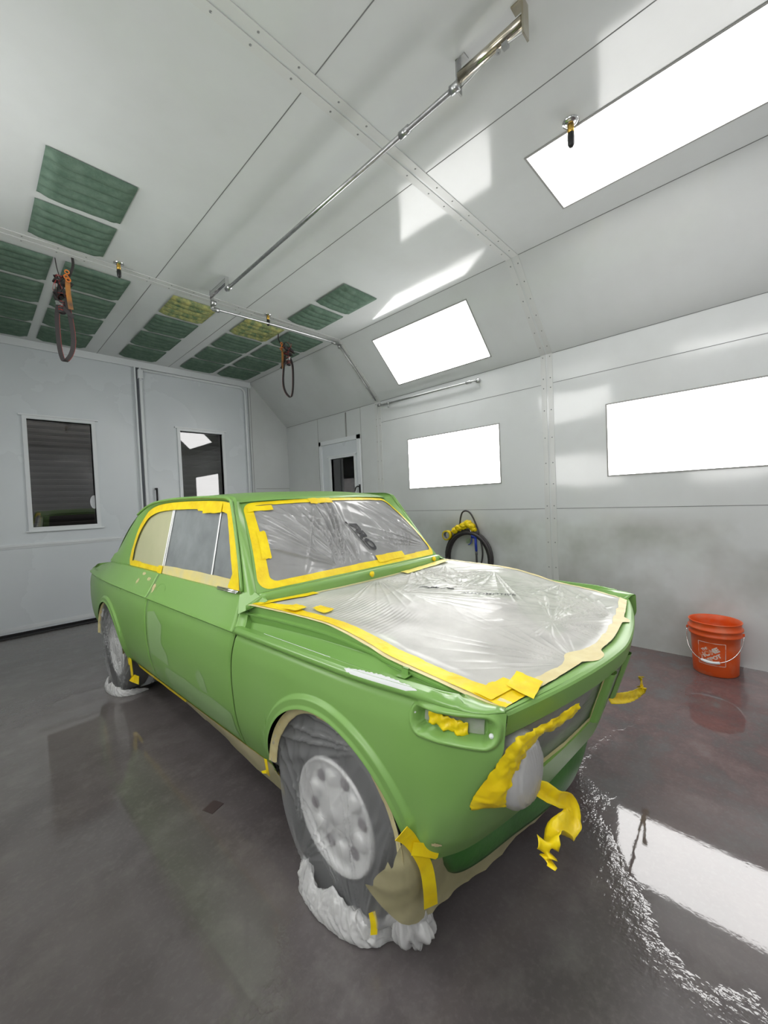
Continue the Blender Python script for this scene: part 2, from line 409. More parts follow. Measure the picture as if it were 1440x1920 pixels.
# ================================================================== THE BOOTH
def slab(mb, axis, p, q, u0, u1, v0, v1, holes):
    """wall slab between coordinates p..q on axis, rectangle u,v with rectangular holes"""
    us = sorted({u0, u1, *[h[0] for h in holes], *[h[1] for h in holes]}); vs = sorted({v0, v1, *[h[2] for h in holes], *[h[3] for h in holes]})
    for a, b in zip(us, us[1:]):
        for c, d in zip(vs, vs[1:]):
            cx, cy = (a+b)/2, (c+d)/2
            if any(h[0] < cx < h[1] and h[2] < cy < h[3] for h in holes): continue
            if axis == 0: mb.box((p, a, c), (q, b, d))
            if axis == 1: mb.box((a, p, c), (b, q, d))
            if axis == 2: mb.box((a, c, p), (b, d, q))
    return mb
TH = .08
fl = MB().box((-2.2, YF-.2, -.1), (6.2, YB+.12, 0)); struct(fl.obj('floor', FLOOR), 'dark brownish grey wet concrete booth floor')
wr = MB(); slab(wr, 0, XR, XR+TH, YF, YB, 0, Z1, [(4.235, 5.10, 0, 2.235)])
struct(wr.obj('wall_right', WALL), 'long pale grey panelled wall with the lit panels and side door')
wl = MB(); slab(wl, 0, XL-TH, XL, YF, YB, 0, Z1, [])
struct(wl.obj('wall_left', WALL))
struct(MB().box((XL-.1, YF-TH, 0), (XR+.1, YF, Z2+.1)).obj('wall_front', WALL))
wb = MB(); slab(wb, 1, YB, YB+TH, XL-.1, XR+.1, 0, Z2+.1, [(.05, 3.21, 0, 3.23)])
struct(wb.obj('wall_back', WALL), 'end wall around the tall folding doors')
ce = MB(); ce.box((XCL, YF, Z2), (XC, YB, Z2+TH))
def slope(a, b):
    (xa, za), (xb, zb) = a, b; n = np.array([-(zb-za), xb-xa]); n = n/np.linalg.norm(n)*TH
    if n[1] < 0: n = -n
    V = []
    for y in (YF, YB):
        V += [(xa, y, za), (xb, y, zb), (xb+n[0], y, zb+n[1]), (xa+n[0], y, za+n[1])]
    ce.add(V, [(0,1,2,3), (7,6,5,4), (0,4,5,1), (1,5,6,2), (2,6,7,3), (3,7,4,0)])
slope((XC, Z2), (XR, Z1)); slope((XL, Z1), (XCL, Z2))
struct(ce.obj('ceiling', WALL), 'grey panelled ceiling with sloping sides')
# panel seams
sm_ = MB()
e = .0012; w = .0022
for (a, b) in ((YF, 1.50), (1.61, 3.765), (3.875, YB)):
    for x in (1.21, 2.03): sm_.box((x-w, a, Z2-e), (x+w, b, Z2))
for (a, b) in ((YF, 1.525), (1.605, 3.765)):
    for z in (2.368, 1.184): sm_.box((XR-e, a, z-w), (XR, b, z+w))
for y in (4.17, 5.16): sm_.box((XR-e, y-w, 2.235 if y > 5 else 0), (XR, y+w, Z1))
sm_.box((XR-e, 5.158, 0), (XR, 5.163, 2.24))
for (a, b) in ((YF, 1.525), (1.605, 3.765), (3.875, YB)):
    sm_.box((XR-.003, a, Z1-.004), (XR, b, Z1)); sm_.box((XC-.003, a, Z2-.002), (XC+.003, b, Z2))
sm_.box((3.24, YB-e, .2), (3.245, YB, 3.2)); sm_.box((3.27, YB-e, 1.60), (XR, YB, 1.605))
struct(sm_.obj('trim_1', SEAM), 'thin dark seams between wall and ceiling panels')
struct(MB().box((XR-.012, 4.47, 2.26), (XR, 4.488, Z1-.02)).obj('trim_2', CAULK), 'rough grey caulk line above the side door')
def joint(y0, y1, nm, lab):
    m = MB(); t = .004; c = (y0+y1)/2
    sd = np.array([XR-XC, Z1-Z2]); sl = np.linalg.norm(sd); sd /= sl; sn = np.array([sd[1], -sd[0]])
    for a, b in ((y0, c-.008), (c+.008, y1)):
        for sx in (1, -1):
            fx = (lambda x: x) if sx == 1 else (lambda x: XC+XCL-x)
            A = [(XC, Z2), (XR, Z1)]
            V = []
            for (x, z) in A:
                for d in (0, t):
                    for y in (a, b): V.append((fx(x+sn[0]*d), y, z+sn[1]*d))
            m.add(V, [(0,1,5,4), (2,6,7,3), (0,4,6,2), (1,3,7,5), (0,2,3,1), (4,5,7,6)])
            xx = sorted((fx(XR), fx(XR-t))); m.box((xx[0], a, 0), (xx[1], b, Z1))
        m.box((XCL, a, Z2-t), (XC, b, Z2))
    o = struct(m.obj(nm, STRIP), lab)
    r = MB()
    def rv(p, nrm):
        nrm = np.array(nrm, float); nrm /= np.linalg.norm(nrm); u = np.cross(nrm, (0, 1, 0)); v = np.array((0, 1., 0))
        V = [np.array(p)+nrm*.004]; k = 6; rr = .0065
        for j in range(k): V.append(np.array(p)+rr*(math.cos(2*PI*j/k)*u+math.sin(2*PI*j/k)*v))
        r.add(V, [(0, 1+j, 1+(j+1) % k) for j in range(k)])
    for yy in (y0+.022, y1-.022):
        j = 0.
        for x in np.arange(.15, 3.2, .2):
            rv((x+.02*math.sin(x*9+yy), yy, Z2-t), (0, 0, -1))
        for q in np.arange(.06, sl, .155): rv((XC+sd[0]*q+sn[0]*t, yy, Z2+sd[1]*q+sn[1]*t), (sn[0], 0, sn[1]))
        for z in (2.62, 2.42, 2.33, 2.12, 1.86, 1.62, 1.42, 1.21, 1.09, .86, .62, .4, .2): rv((XR-t, yy, z), (-1, 0, 0))
    o2 = mk('rivets', r.V, r.F, RIVET, o, False)
joint(1.50, 1.61, 'trim_3', 'riveted joint strip running over ceiling, slope and right wall, nearer the viewer')
joint(3.765, 3.875, 'trim_4', 'riveted joint strip running over ceiling, slope and right wall, near the filters')
joint(-.79, -.68, 'trim_5', 'riveted joint strip behind the viewer')

# light panels
def light_panel(o, u, v, n, W, H, lab):
    o, u, v, n = map(lambda q: np.array(q, float), (o, u, v, n))
    t = thing('light_panel', lab, 'light', tuple(o+u*W/2+v*H/2), 0, 'lit booth panels')
    b = o+u*W/2+v*H/2
    fr = MB(); f = .012; d = .008
    def bx(u0, u1, v0, v1, n0, n1, mb):
        V = [o+u*a+v*c+n*e_-b for e_ in (n0, n1) for (a, c) in ((u0, v0), (u1, v0), (u1, v1), (u0, v1))]
        mb.add(V, [(0,3,2,1),(4,5,6,7),(0,1,5,4),(1,2,6,5),(2,3,7,6),(3,0,4,7)])
    for a in ((-f, W+f, -f, 0), (-f, W+f, H, H+f), (-f, 0, 0, H), (W, W+f, 0, H)): bx(*a, 0, d*.5, fr)
    fr.obj('frame', CAULK, t)
    df = MB(); bx(0, W, 0, H, 0, .003, df); df.obj('diffuser', PANEL, t)
Xd, Yd, Zd = (1, 0, 0), (0, 1, 0), (0, 0, 1)
sd = np.array([XR-XC, 0, Z1-Z2]); sd /= np.linalg.norm(sd); sn = np.array([-sd[2], 0, sd[0]]);
if sn[2] > 0: sn = -sn
so = np.array([XC, 2.08, Z2])+sd*.165
light_panel(so, Yd, sd, sn, 1.25, .60, 'bright white light panel on the right slope, left of the rivet strip')
light_panel((XR, 2.07, 1.465), Yd, Zd, (-1, 0, 0), 1.24, .605, 'bright white panel in right wall, above the coiled air hose')
light_panel((XR, -.21, 1.465), Yd, Zd, (-1, 0, 0), 1.255, .605, 'bright white panel in right wall, above the orange bucket, cut by the picture edge')
light_panel((2.38, -.21, Z2), Yd, Xd, (0, 0, -1), 1.24, .58, 'large bright white ceiling panel in the upper right corner')
# the mirrored panels of the unseen left side and of the bay behind the viewer
sdl = np.array([-sd[0], 0, sd[2]]); snl = np.array([-sn[0], 0, sn[2]])
light_panel(np.array([XCL, 2.08, Z2])+sdl*.165, Yd, sdl, snl, 1.25, .60, 'light panel on the left slope, out of view')
light_panel((XL, 2.07, 1.465), Yd, Zd, (1, 0, 0), 1.24, .605, 'left wall light panel opposite the air hose, out of view')
light_panel((XL, -.21, 1.465), Yd, Zd, (1, 0, 0), 1.255, .605, 'left wall light panel opposite the bucket, out of view')
light_panel((.28, -.21, Z2), Yd, Xd, (0, 0, -1), 1.24, .58, 'ceiling light panel overhead on the left, out of view')
light_panel(np.array([XC, -2.5, Z2])+sd*.165, Yd, sd, sn, 1.25, .60, 'right slope light panel behind the viewer')
light_panel(np.array([XCL, -2.5, Z2])+sdl*.165, Yd, sdl, snl, 1.25, .60, 'left slope light panel behind the viewer')

# ceiling filters
rows = [(3.945, 4.37), (4.445, 4.87), (4.945, 5.37), (5.45, 5.875)]
ordn = ['first', 'second', 'third', 'last']
def filt(x0, x1, y0, y1, lab, m=FILT):
    nu, nv = 24, 61
    V = []; cx, cy = (x0+x1)/2, (y0+y1)/2; sx = R_.random()*9
    for i in range(nu):
        for j in range(nv):
            u, v = i/(nu-1), j/(nv-1)
            en = sm(u/.14)*sm((1-u)/.14); wob = .012*math.sin(u*7+sx)+.006*math.sin(u*19+sx*2)
            pl = abs(math.sin(PI*5*(v+wob*en)))**.4
            V.append((x0+(x1-x0)*u-cx, y0+(y1-y0)*v-cy, -.003-(.030*pl*en+.006*(1-en))*sm(min(v, 1-v)/.03+.05)))
    o = mk('ceiling_filter', V, gridF(nu, nv), m); o.location = (cx, cy, Z2-.001)
    tag(o, lab, 'filter', 'green ceiling exhaust filters')
cols = [(.09, .55, 'column left of the left strap'), (.625, 1.07, 'column right of the left strap'),
        (1.41, 1.83, 'single middle column'), (2.13, 2.58, 'left column of the right block'), (2.64, 3.12, 'right column of the right block')]
for x0, x1, nm in cols:
    for r, (a, b) in enumerate(rows):
        st = (x0 == 1.41 and r == 0) or (x0 == 2.13 and r == 0)
        filt(x0, x1, a, b, ('yellow-stained green' if st else 'green')+' filter pad, %s row, %s' % (ordn[r], nm), FILTY if st else FILT)
filt(.385, .82, 2.765, 3.20, 'nearer and larger green filter pad of the pair alone on the left ceiling')
filt(.385, .82, 3.27, 3.70, 'rear green filter pad of the pair alone on the left ceiling')
filt(2.455, 2.87, 2.765, 3.20, 'upper green filter pad of the pair near the right slope')
filt(2.455, 2.87, 3.27, 3.70, 'lower green filter pad of the pair near the right slope')

# tall folding doors in the end wall
hd = MB().box((XL, YB-.03, 3.235), (3.24, YB, Z2)); hd.box((.0, YB-.045, 3.205), (3.24, YB-.03, 3.245))
struct(hd.obj('trim_6', FRAME), 'white header above the folding doors')
struct(MB().box((.0, YB-.10, 0), (3.2, YB+.03, .012)).obj('trim_7', BLACK), 'low black strip along the floor under the folding doors')
def leaf(nm, x0, x1, wx0, wx1, wz0, wz1, lab, rail):
    m = MB(); slab(m, 1, YB, YB+.06, x0, x1, .035, 3.23, [(wx0, wx1, wz0, wz1)])
    d = struct(m.obj(nm, WALLB), lab)
    sw = MB().box((x0, YB+.01, .0), (x1, YB+.05, .035)).obj('door_foot_strip', BLACK, d)  # black strip filling the gap below the leaf
    f = MB(); a = .04; p = .022
    f.box((wx0-a, YB-p, wz0-a), (wx0, YB+.07, wz1+a)); f.box((wx1, YB-p, wz0-a), (wx1+a, YB+.07, wz1+a))
    f.box((wx0, YB-p, wz0-a), (wx1, YB+.07, wz0)); f.box((wx0, YB-p, wz1), (wx1, YB+.07, wz1+a))
    f.box((wx0-a-.03, YB-p-.012, wz1+a-.006), (wx1+a+.03, YB-.0, wz1+a+.012)); f.box((wx0-a-.025, YB-p-.012, wz0-a-.014), (wx1+a+.03, YB, wz0-a))
    fo = f.obj('window_frame', FRAME, d)
    g = MB().box((wx0, YB+.035, wz0), (wx1, YB+.041, wz1)).obj('glass', GLASS, d)
    if rail:
        MB().box((x0, YB-.022, .985), (x1, YB, 1.012)).box((x0, YB-.010, .965), (x1, YB, .985)).obj('rail', FRAME, d)
    MB().box((x0, YB-.006, .06), (x1, YB, .10)).obj('bottom_rail', FRAME, d)
    return d
d1 = leaf('door_1', .06, 1.60, .51, 1.11, 1.19, 2.415, 'left leaf of the white folding doors with a dark window', True)
d2 = leaf('door_2', 1.645, 3.20, 2.14, 2.74, 1.19, 2.43, 'right leaf of the white folding doors, half hidden by the car', True)

st = MB(); st.lathe([(0, 0), (.055, 0), (.055, .003), (0, .003)], (0, 0, 0), 20, 'y')
so_ = st.obj('window_sticker', STICKER, d1); so_.location = (1.10, YB+.030, 1.46); so_.scale = (.75, 1, 1.5)
g = MB(); g.box((1.60, YB-.05, .03), (1.618, YB+.02, 3.21)); g.box((1.655, YB-.055, .03), (1.685, YB+.01, 3.19))
struct(g.obj('trim_8', FRAME), 'vertical edge mouldings where the folding doors meet')
struct(MB().box((1.618, YB-.02, .03), (1.655, YB+.02, 3.21)).obj('trim_9', mat('dark_gasket', (.13, .14, .16), .5)), 'dark gasket between the door leaves')
pth = [(1.69, YB-.03, 3.185), (3.04, YB-.03, 3.185)]+[(3.04+.10*math.sin(a), YB-.03, 3.085+.10*math.cos(a)) for a in np.linspace(.1, PI/2, 8)]+[(3.14, YB-.03, 2.), (3.14, YB-.03, .06)]
struct(MB().tube(pth, .018, 10).obj('trim_10', FRAME, smooth=True), 'rounded white bead around the right door leaf')
h = thing('pull_handle', 'black vertical pull handle on the right folding door leaf', 'handle', (1.79, YB, 1.5))
MB().tube([(0, -.05, -.14), (0, -.05, .125)], .012, 10).obj('grip', BLACK, h, True)
MB().box((-.012, -.05, .10), (.012, 0, .125)).obj('bracket', BLACK, h); MB().box((-.012, -.05, -.14), (.012, 0, -.115)).obj('bracket', BLACK, h)
hg = tag(MB().box((-.03, -.05, -.055), (.03, .0, .055)).tube([(0, -.03, -.09), (0, -.03, .09)], .012, 8).obj('hinge', FRAME), 'small white hinge at the top between the two folding leaves', 'hinge')
hg.location = (1.67, YB-.02, 3.12)
# side door
sdm = MB(); slab(sdm, 0, XR+.012, XR+.055, 4.255, 5.085, .01, 2.215, [(4.335, 4.875, 1.0, 1.985)])
d3 = struct(sdm.obj('door_3', WALLB), 'white side door with a narrow window beside the corner')
f = MB()
for a in ((4.195, 4.255, 0, 2.275), (5.085, 5.135, 0, 2.275), (4.195, 5.135, 2.215, 2.275)): f.box((XR-.016, a[0], a[2]), (XR+.07, a[1], a[3]))
struct(f.obj('trim_11', FRAME), 'white frame around the side door')
f = MB(); a = .035
for q in ((4.335-a, 4.335, 1-a, 1.985+a), (4.875, 4.875+a, 1-a, 1.985+a), (4.335, 4.875, 1-a, 1), (4.335, 4.875, 1.985, 1.985+a)): f.box((XR-.012, q[0], q[2]), (XR+.06, q[1], q[3]))
f.box((XR-.02, 4.27, 2.015), (XR, 4.94, 2.03)).obj('window_frame', FRAME, d3)
MB().box((XR+.03, 4.335, 1.0), (XR+.035, 4.875, 1.985)).obj('glass', GLASS, d3)
hk = thing('lever_handle', 'small black lever handle on the white side door', 'handle', (XR, 4.225, 1.5))
MB().box((-.02, -.018, -.10), (.012, .018, .07)).obj('plate', BLACK, hk)
MB().tube([(-.02, 0, .04), (-.06, 0, .045), (-.065, .03, .03), (-.06, .06, -.02)], .009, 8).obj('lever', BLACK, hk, True)
# dim workshop seen through the panes
sh = MB(); yb = YB+2.4
n = 44
V = []; 
for i in range(n):
    z = i*.1
    V += [(-1.6, yb, z), (4.2, yb, z), (-1.6, yb-.02, z+.05), (4.2, yb-.02, z+.05), (-1.6, yb-.02, z+.09), (4.2, yb-.02, z+.09)]
F = [(2*i, 2*i+1, 2*i+3, 2*i+2) for i in range(3*n-1)]
sh.add(V, F)
struct(sh.obj('wall_shop', ROLLUP), 'dark slatted roll-up door of the workshop outside')
s2 = MB(); s2.box((-1.7, YB+.12, -.1), (6.2, yb+.1, 0)); s2.box((-1.8, YB+.1, 0), (-1.6, yb, 4)); s2.box((-1.7, YB+.1, 4), (6.2, yb+.1, 4.1)); s2.box((6.0, 2.5, 0), (6.2, yb+.1, 4))
s2.box((4.2, yb-.6, 0), (6.2, yb, 4)); s2.box((XR+TH, 2.4, 0), (6.2, 2.5, 4)); s2.box((XR+TH, 2.5, 4), (6.2, YB+.2, 4.1))
struct(s2.obj('wall_workshop', SHOPF), 'dark workshop walls outside the booth')
ls = bpy.data.lights.new('added_shop_fill', 'AREA'); ls.size = 1.2; ls.energy = 45; ls.color = (1, .93, .85)  # unseen area light without a fixture, added to brighten the slats
lo = bpy.data.objects.new('added_shop_fill', ls); lo.location = (1.2, YB+1.5, 3.8); COL.objects.link(lo)

# ------------------------------------------------------------------ rods, pipes, sprinklers
def bend(P, n=6): return catmull(P, n)
zr = Z2-.125
t = thing('air_cylinder', 'brassy metal cylinder in end brackets on the ceiling, top right', 'cylinder', (1.645, .87, Z2))
MB().tube([(0, -.165, -.07), (0, .14, -.07)], .021, 20).obj('barrel', NICKEL, t, True)
MB().box((-.018, .14, -.14), (.018, .148, 0)).box((-.018, .10, -.006), (.018, .148, 0)).obj('bracket', STEEL, t)
MB().box((-.024, -.173, -.14), (.024, -.165, 0)).box((-.022, -.17, -.006), (.022, -.12, 0)).obj('bracket', NICKEL, t)
MB().tube([(-.005, .14, -.125), (-.01, .02, -.12), (-.01, -.06, -.117)], .0022, 6).obj('cable', STEEL, t, True)
MB().box((-.022, -.10, -.125), (.002, -.075, -.109)).lathe([(.004, -.003), (.011, -.003), (.011, .003), (.004, .003)], (-.01, -.055, -.117), 12, 'z', True).tube([(-.01, -.10, -.117), (0, -.16, -.115)], .004, 8).obj('shackle', STEEL, t)
t = thing('ceiling_rod', 'long thin chrome rod running along the ceiling to the filters', 'rod', (1.62, 2.3, Z2))
MB().tube([(0, -1.28, -.125), (0, .98, -.125)], .0125, 14).obj('rod', STEEL, t, True)
MB().lathe([(0, -.02), (.02, -.02), (.02, .02), (0, .02)], (0, -1.28, -.125), 14, 'y').obj('coupling', STEEL, t, True); MB().lathe([(0, -.03), (.018, -.03), (.018, .03), (0, .03)], (0, -.98, -.125), 14, 'y').obj('coupling', STEEL, t, True)
MB().lathe([(0, -.03), (.02, -.03), (.02, .03), (0, .03)], (0, .99, -.125), 14, 'y').obj('coupling', STEEL, t, True)
t = thing('pulley_bracket', 'chrome bracket holding rod end beside the yellow-stained filter', 'bracket', (1.64, 3.5, Z2))
MB().box((-.018, -.15, -.05), (-.013, .16, -.02)).box((.010, -.15, -.05), (.015, .16, -.02)).box((-.018, -.15, -.022), (.015, .16, -.016)).obj('channel', CHROME, t)
MB().box((-.018, .155, -.17), (.015, .162, 0)).obj('end_plate', CHROME, t); MB().box((-.018, -.155, -.12), (.015, -.148, 0)).obj('end_plate', CHROME, t)
MB().lathe([(0, -.02), (.022, -.02), (.022, .02), (0, .02)], (0, .13, -.12), 14, 'x').obj('pulley', STEEL, t, True)
t = thing('conduit', 'thin steel conduit from the rod bracket across ceiling and down the slope', 'pipe', (2.4, 3.72, Z2))
B = np.array([2.4, 3.72, Z2])
pts = [(1.68, 3.69, Z2-.15), (1.72, 3.72, Z2-.125), (2.4, 3.75, Z2-.08), (3.16, 3.80, Z2-.04), (3.27, 3.82, Z2-.055)]
sl1 = np.array([XC, 3.80, Z2]); 
pts2 = [sl1+sd*.06+sn*.04, sl1+sd*.45+sn*.035, sl1+sd*.87+sn*.035]
MB().tube(np.array(pts)-B, .010, 10).tube(np.array(pts2)-B, .010, 10).obj('pipe', STEEL, t, True)
for q_, r_, l_, ax in (((1.69, 3.70, Z2-.14), .02, .03, 'x'), ((3.17, 3.80, Z2-.045), .019, .025, 'x'), ((3.27, 3.82, Z2-.06), .022, .02, 'z')):
    MB().lathe([(0, -l_), (r_, -l_), (r_, l_), (0, l_)], np.array(q_)-B, 12, ax).obj('elbow', STEEL, t, True)
t = thing('wall_pipe', 'short steel pipe along the top of right wall, above the lit panel', 'pipe', (XR, 3.0, 2.58))
MB().tube([(-.045, .76, .015), (-.05, .70, -.002), (-.05, -.68, -.012), (-.03, -.72, -.012)], .011, 12).obj('pipe', STEEL, t, True)
for y_, r_, l_, z_ in ((.74, .02, .022, .005), (.58, .019, .015, -.002), (-.62, .019, .03, -.012)):
    MB().lathe([(0, -l_), (r_, -l_), (r_, l_), (0, l_)], (-.05, y_, z_), 12, 'y').obj('coupling', STEEL, t, True)
MB().tube([(-.05, .58, 0), (-.05, .58, -.06)], .007, 8).obj('drain_stub', STEEL, t, True)
MB().lathe([(0, -.02), (.026, -.02), (.026, .0), (.014, .012), (0, .02)], (-.02, -.72, -.012), 14, 'x').obj('elbow', STEEL, t, True)
def sprinkler(x, y, lab, s=1.):
    t = thing('sprinkler_head', lab, 'sprinkler', (x, y, Z2), 0, 'sprinkler heads in the ceiling')
    MB().lathe([(0, 0), (.036*s, 0), (.036*s, -.004), (.020*s, -.012), (.014*s, -.014), (0, -.014)], (0, 0, 0), 24).obj('escutcheon', CHROME, t, True)
    MB().lathe([(0, -.01), (.0145*s, -.01), (.0145*s, -.055*s), (0, -.055*s)], (0, 0, 0), 18).obj('body', BRASS, t, True)
    MB().lathe([(0, -.05*s), (.015*s, -.052*s), (.016*s, -.075*s), (.015*s, -.10*s), (.009*s, -.112*s), (0, -.115*s)], (0, 0, 0), 18).obj('nozzle', BLACK, t, True)
sprinkler(.93, 3.72, 'brass and black sprinkler head on the ceiling, right of left strap')
sprinkler(2.26, 3.75, 'brass and black sprinkler head on the ceiling, left of right strap')
sprinkler(2.33, .765, 'brass and black sprinkler head beside the big ceiling light', 1.15)

# ------------------------------------------------------------------ hanging ratchet straps
def ribbon(mb, P, w, side, n=1, th=.0016):
    P = np.asarray(P, float); m = len(P); S = np.asarray(side, float)
    if S.ndim == 1: S = np.tile(S, (m, 1))
    T = np.gradient(P, axis=0); T /= np.linalg.norm(T, axis=1, keepdims=True)
    S = S-T*np.sum(S*T, axis=1, keepdims=True); S /= np.linalg.norm(S, axis=1, keepdims=True); Nn = np.cross(T, S)
    ww = np.full(m, w) if np.isscalar(w) else np.asarray(w)
    V = []
    for i in range(m):
        a, b = P[i]-S[i]*ww[i]/2, P[i]+S[i]*ww[i]/2
        V += [a+Nn[i]*th/2, b+Nn[i]*th/2, b-Nn[i]*th/2, a-Nn[i]*th/2]
    F = [(4*i+k, 4*i+(k+1) % 4, 4*i+4+(k+1) % 4, 4*i+4+k) for i in range(m-1) for k in range(4)]
    F += [(3, 2, 1, 0), (4*m-4, 4*m-3, 4*m-2, 4*m-1)]
    return mb.add(V, F)
def strap(loc, lab, mirror_, drop, knot):
    t = thing('ratchet_strap', lab, 'strap', loc, 0, 'tie-down straps hanging from the ceiling')
    sg = -1 if mirror_ else 1
    E_ = np.array([.72*sg, -.69*sg, 0])       # across the view
    D_ = np.array([.69, .72, 0])
    def p(a, b, z): return E_*a+D_*b+np.array([0, 0, z])
    # suspension tails
    m = MB(); ribbon(m, catmull([p(-.03, 0, 0), p(-.02, 0, -.08), p(.0, 0, -.16)], 5), .010, D_); ribbon(m, catmull([p(.10, 0, 0), p(.10, 0, -.07), p(.05, .01, -.16)], 5), .018, D_+E_)
    m.obj('hanging_tail', WEB, t)
    rr = random.Random(3 if mirror_ else 5)
    k = MB(); kr = MB()
    for i in range(9):
        c = p(rr.uniform(-.03, .035), rr.uniform(-.02, .02), -.15-rr.uniform(0, .16)*knot)
        a = rr.uniform(0, PI); rad = rr.uniform(.028, .058)
        L = [c+rad*(math.cos(q)*(E_*math.cos(a)+np.array([0, 0, 1])*math.sin(a))+math.sin(q)*.6*D_) for q in np.linspace(0, 5.2, 12)]
        ribbon(k if i % 4 else kr, L, .026 if i % 4 else .004, (E_*.3+np.array([0, 0, .7])+D_*rr.uniform(-1, 1)))
    for i in range(8):
        z = -.235*knot-.10-i*.011
        L = [p(.024*math.cos(q), .022*math.sin(q), z+.004*math.sin(q*2+i)) for q in np.linspace(0, 2*PI, 12)]
        ribbon(k if i % 2 else kr, L, .016 if i % 2 else .004, (0, 0, 1))
    for i in range(12):
        a0 = rr.uniform(0, 6.28); c = p(0, 0, -.2*knot-.03)
        L = [c+np.array([0, 0, .09*knot*math.cos(q*1.1+a0)])+E_*.040*math.sin(q+i)+D_*.034*math.cos(q*1.3+i) for q in np.linspace(0, 2.2, 8)]
        ribbon(kr if i % 2 else k, L, .0028 if i % 2 else .012, D_)
    k.obj('webbing_knot', WEB, t); kr.obj('red_cord', WEBR, t)
    z0 = -.10-.24*knot
    lo_ = catmull([p(-.02, 0, z0), p(-.045, .005, z0-.10), p(-.04, .0, z0-.32), p(-.015, 0, z0-.44), p(.03, .0, -drop), p(.062, 0, -drop+.07), p(.07, 0, z0-.25), p(.055, 0, z0-.10), p(.035, 0, z0+.03)], 7)
    m = MB(); sd_ = E_*.75+D_*.5
    ribbon(m, lo_, .030, sd_); m.obj('strap_loop', WEB, t)
    m = MB(); S = sd_/np.linalg.norm(sd_)
    ribbon(m, lo_+S*.0150, .0020, sd_, th=.0024); m.obj('red_edging', WEBR, t)
    m = MB(); ribbon(m, catmull([p(.065, -.012, -.15), p(.062, -.012, -.26), p(.075, -.012, -.40)], 6), .032, sd_); m.obj('orange_strap', ORANGE_S, t)
    m = MB(); m.lathe([(.010, -.003), (.017, -.003), (.017, .003), (.010, .003)], p(.066, -.018, -.12), 14, 'y', True); m.lathe([(.010, -.003), (.017, -.003), (.017, .003), (.010, .003)], p(.058, -.018, -.155), 14, 'y', True)
    m.lathe([(.010, -.003), (.018, -.003), (.018, .003), (.010, .003)], p(.072, -.018, -.18), 14, 'y', True); m.obj('hook', ORANGE_H, t, True)
    m = MB(); m.box(p(-.025, -.03, z0-.03), p(.0, -.02, z0+.0)); m.tube([p(-.03, -.02, z0+.0), p(.02, -.02, z0-.03)], .007, 8); m.obj('buckle', STEEL, t)
    m = MB(); ribbon(m, catmull([p(0, -.01, z0-.02), p(.04, -.015, z0-.07), p(.09, -.01, z0-.12)], 6), .026, (0, 0, 1)); m.obj('free_end', WEB, t)
strap((.585, 3.93, Z2), 'black webbing tie-down strap hanging in a long loop, left of the two', False, .76, 1.)
strap((2.66, 4.02, Z2), 'shorter black and red tie-down strap loop hanging by the conduit', True, .70, .75)

# ------------------------------------------------------------------ bucket
t = thing('bucket', 'orange plastic bucket with wire handle standing against right wall', 'bucket', (3.70, .33, 0))
prof = [(0, .004), (.120, .004), (.126, .0), (.130, .006), (.1335, .10), (.137, .20), (.141, .27), (.152, .275), (.154, .285), (.147, .290), (.147, .315), (.158, .318), (.158, .328), (.148, .331), (.149, .365), (.154, .370), (.152, .374), (.146, .370), (.144, .33), (.136, .2), (.128, .02), (0, .015)]
MB().lathe(prof, (0, 0, 0), 64).obj('body', BUCKET, t, True)
ang0 = math.atan2(-.33, -3.70)-.16      # the printed side faces the viewer
def cyl(a, z, r=None):
    r = r or (.1315+(z-.05)*.035); return (r*math.cos(a), r*math.sin(a), z)
aL, aR = ang0-1.45, ang0+1.45
def hp(u): 
    a = aR+(aL-aR)*u
    rr_ = .162+.016*math.sin(PI*u); z = .30-.185*math.sin(PI*u)**.8
    return np.array([rr_*math.cos(a), rr_*math.sin(a), z])
MB().tube([hp(u) for u in np.linspace(0, 1, 33)], .0028, 8).obj('wire_handle', CHROME, t, True)
MB().tube([hp(u) for u in np.linspace(.40, .60, 7)], .0095, 12).obj('grip', STICKER, t, True)
for q_ in (hp(0)*.985, hp(1)*.985): MB().box((q_[0]-.006, q_[1]-.006, .29), (q_[0]+.006, q_[1]+.006, .308)).obj('handle_ear', BUCKET, t)
def print_on(V2, cu, cz, rot, name, m=STENCIL, sc=1., f=None):
    V = []
    for (x, y, _) in V2:
        X = x*math.cos(rot)-y*math.sin(rot); Y = x*math.sin(rot)+y*math.cos(rot)
        X = X*sc+cu; Y = Y*sc+cz
        V.append(cyl(ang0+X/.136, Y, .1315+(Y-.05)*.035+.0014))
    return mk(name, V, f, m, t, False)
ff = 0
L2 = MB()
for (txt, cu, cz, size) in (('THE', -.052, .170, .024), ('HOME', -.058, .120, .044), ('DEPOT', -.034, .090, .034)):
    V, F = text_mesh(txt, size, 0, .03)
    rt = .58
    print_on(V, cu, cz, rt, 'printed_lettering', f=F)
fr = MB(); 
def seg(a, b, w=.0018, n=10):
    a, b = np.array(a), np.array(b); d = (b-a)/np.linalg.norm(b-a); q = np.array([-d[1], d[0]])*w
    P = [a+(b-a)*i/n for i in range(n+1)]
    V = []; 
    for p_ in P: V += [(*(p_-q), 0), (*(p_+q), 0)]
    fr.add(V, [(2*i, 2*i+2, 2*i+3, 2*i+1) for i in range(n)])
q = [(-.078, .082), (.078, .082), (.078, .238), (-.078, .238)]
for i in range(4): seg(q[i], q[(i+1) % 4])
print_on(fr.V, 0, 0, 0, 'printed_outline', f=fr.F)

